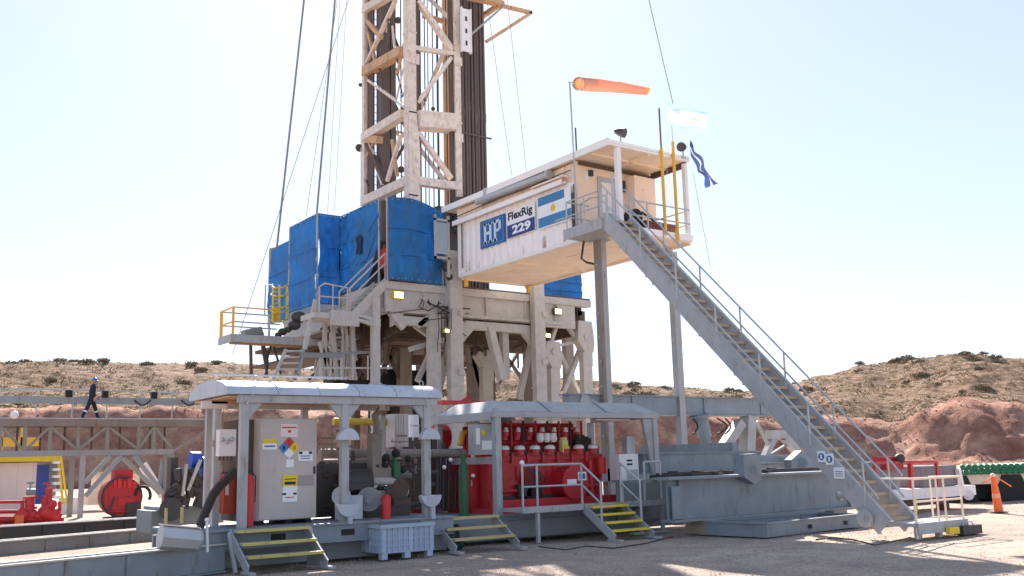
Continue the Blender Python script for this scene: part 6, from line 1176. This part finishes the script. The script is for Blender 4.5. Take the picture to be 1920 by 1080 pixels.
part('valve_stack', REDT, T, lambda b: [b.tube([lm(x, 915), lm(x, y)], r, 8) for x, y, r in ((216,900,.08),(224,898,.1),(234,902,.08),(243,897,.12),(252,903,.1),(206,912,.06))], True)
part('belt_arc', BLACK, T, lambda b: b.tube([lm(268+14*math.cos(t_), 928-16*math.sin(t_)) for t_ in [-.6+i*.35 for i in range(12)]], .06, 8), True); part('pipe_run', RED, T, lambda b: (b.tube([lm(200,960), lm(300,958)], .07, 8), b.tube([lm(262,955), lm(262,925)], .06, 8), b.tube([lm(310,955), lm(310,925)], .07, 8)), True)
T = thing('cream_vehicle', 'cream coloured machine body with ochre roof seen under the catwalk', 'machine', at(210, 940, Y=52))
def lv(x, y): return at(x, y, Y=52)
part('body', PORCH, T, lambda b: (b.box(lv(165,940).x, 52, .3, lv(200,940).x, 53.5, lv(180,925).z), b.box(lv(180,900).x, 52, lv(190,925).z, lv(262,900).x, 53, lv(190,890).z))); part('roof', paint('ochre_roof', (.75, .6, .35), .6), T, lambda b: b.box(lv(185,890).x, 51.9, lv(190,890).z, lv(262,890).x, 53.2, lv(190,885).z))
part('white_panel', WHITE, T, lambda b: b.prism([lv(262,878), lv(275,866), lv(312,925), lv(300,935)], (0, .1, 0))); part('white_panel', WHITE, T, lambda b: b.box(lv(305,880).x, 52, .5, lv(317,880).x, 52.2, lv(305,872).z)); part('green_panel', paint('lime_panel', (.35, .5, .1), .5), T, lambda b: b.box(lv(190,915).x, 51.95, lv(190,922).z, lv(203,915).x, 51.99, lv(190,910).z))
# ================================================================== GUY WIRES
def wire(label, a, c, r, Y=37., Y2=None, mat=GREYD):
    pa_, pc_ = at(a[0], a[1], Y=Y), at(c[0], c[1], Y=Y2 or Y); d = pc_-pa_
    p0 = pa_-d*.35; b = MB(); n = 10
    pts = []
    for i in range(n+1):
        f = i/n; p = p0+(pc_-p0)*f; p.z -= math.sin(f*math.pi)*.05*.5; pts.append(p)
    b.tube(pts, r, 6); t = thing('guy_wire', label, 'wire', pc_, 'guy wires and hoist cables'); b.build('cable', mat, t)
wire('thick dark cable leftmost, reaching the end of the blue tarps', (570,0), (519,465), .045)
wire('thick dark cable reaching the tall corner of the blue tarps', (628,0), (594,400), .045)
wire('long slanting thin wire passing left of the yellow ladder', (618,108), (436,665), .014, 38)
wire('thin wire between the two thick cables', (618,100), (574,405), .012, 39)
wire('faint thin wire nearest left of the mast', (650,0), (627,395), .01, 39)
wire('faint thin wire right of the thicker cable left of mast', (635,40), (614,400), .01, 39)
wire('faint wire right of the drill pipes, left one', (925,85), (960,330), .012, 36)
wire('faint wire right of the drill pipes, right one', (957,50), (987,320), .012, 36)
wire('thin wire descending from upper right to the flag pole', (1217,0), (1262,195), .014, 22.7)
wire('faint short wire right of the porch down to the stair', (1308,370), (1332,500), .008, 22.8)
bpy.context.view_layer.update()
# sub-parts: hang fittings under the part they sit on
SUB = {'door_panel': ['door'], 'handle': ['door'], 'sign_border': ['sign'], 'sign_band': ['sign'], 'flag_stripe': ['flag_panel'], 'sun_emblem': ['flag_panel'], 'lettering': ['sign_band', 'sign'], 'cylinder_cap': ['cylinder'], 'valve_cap': ['valve', 'body'],
       'tread_edge': ['tread'], 'label_mark': ['label_plate'], 'label_band': ['label_plate'], 'drum_rim': ['drum_tank'], 'drum_label': ['drum_tank'], 'drum_label_mark': ['drum_tank'], 'duct_pipe': ['upper_wall'], 'roof_seam': ['roof'], 'lifting_eye': ['roof'],
       'plate_slot': ['slotted_plate'], 'diamond_digit': ['hazard_diamond'], 'slot': ['skid_beam', 'housing', 'rim'], 'inspection_cover': ['crankcase'], 'face_plate': ['housing'], 'lamp_glass': ['housing'], 'seam': ['sheet'], 'eyelets': ['sheet'], 'hem': ['sheet'], 'round_label': ['housing'], 'helmet': ['head'], 'face_features': ['head'], 'cap': ['body']}
for i, o in enumerate(CREATED):
    k = o.name.split('.')[0]
    if k in SUB and o.parent is not None and o.parent.type == 'EMPTY':
        for q in reversed(CREATED[:i]):
            if q.parent is o.parent and q.name.split('.')[0] in SUB[k]: o.parent = q; break
bpy.context.view_layer.update()
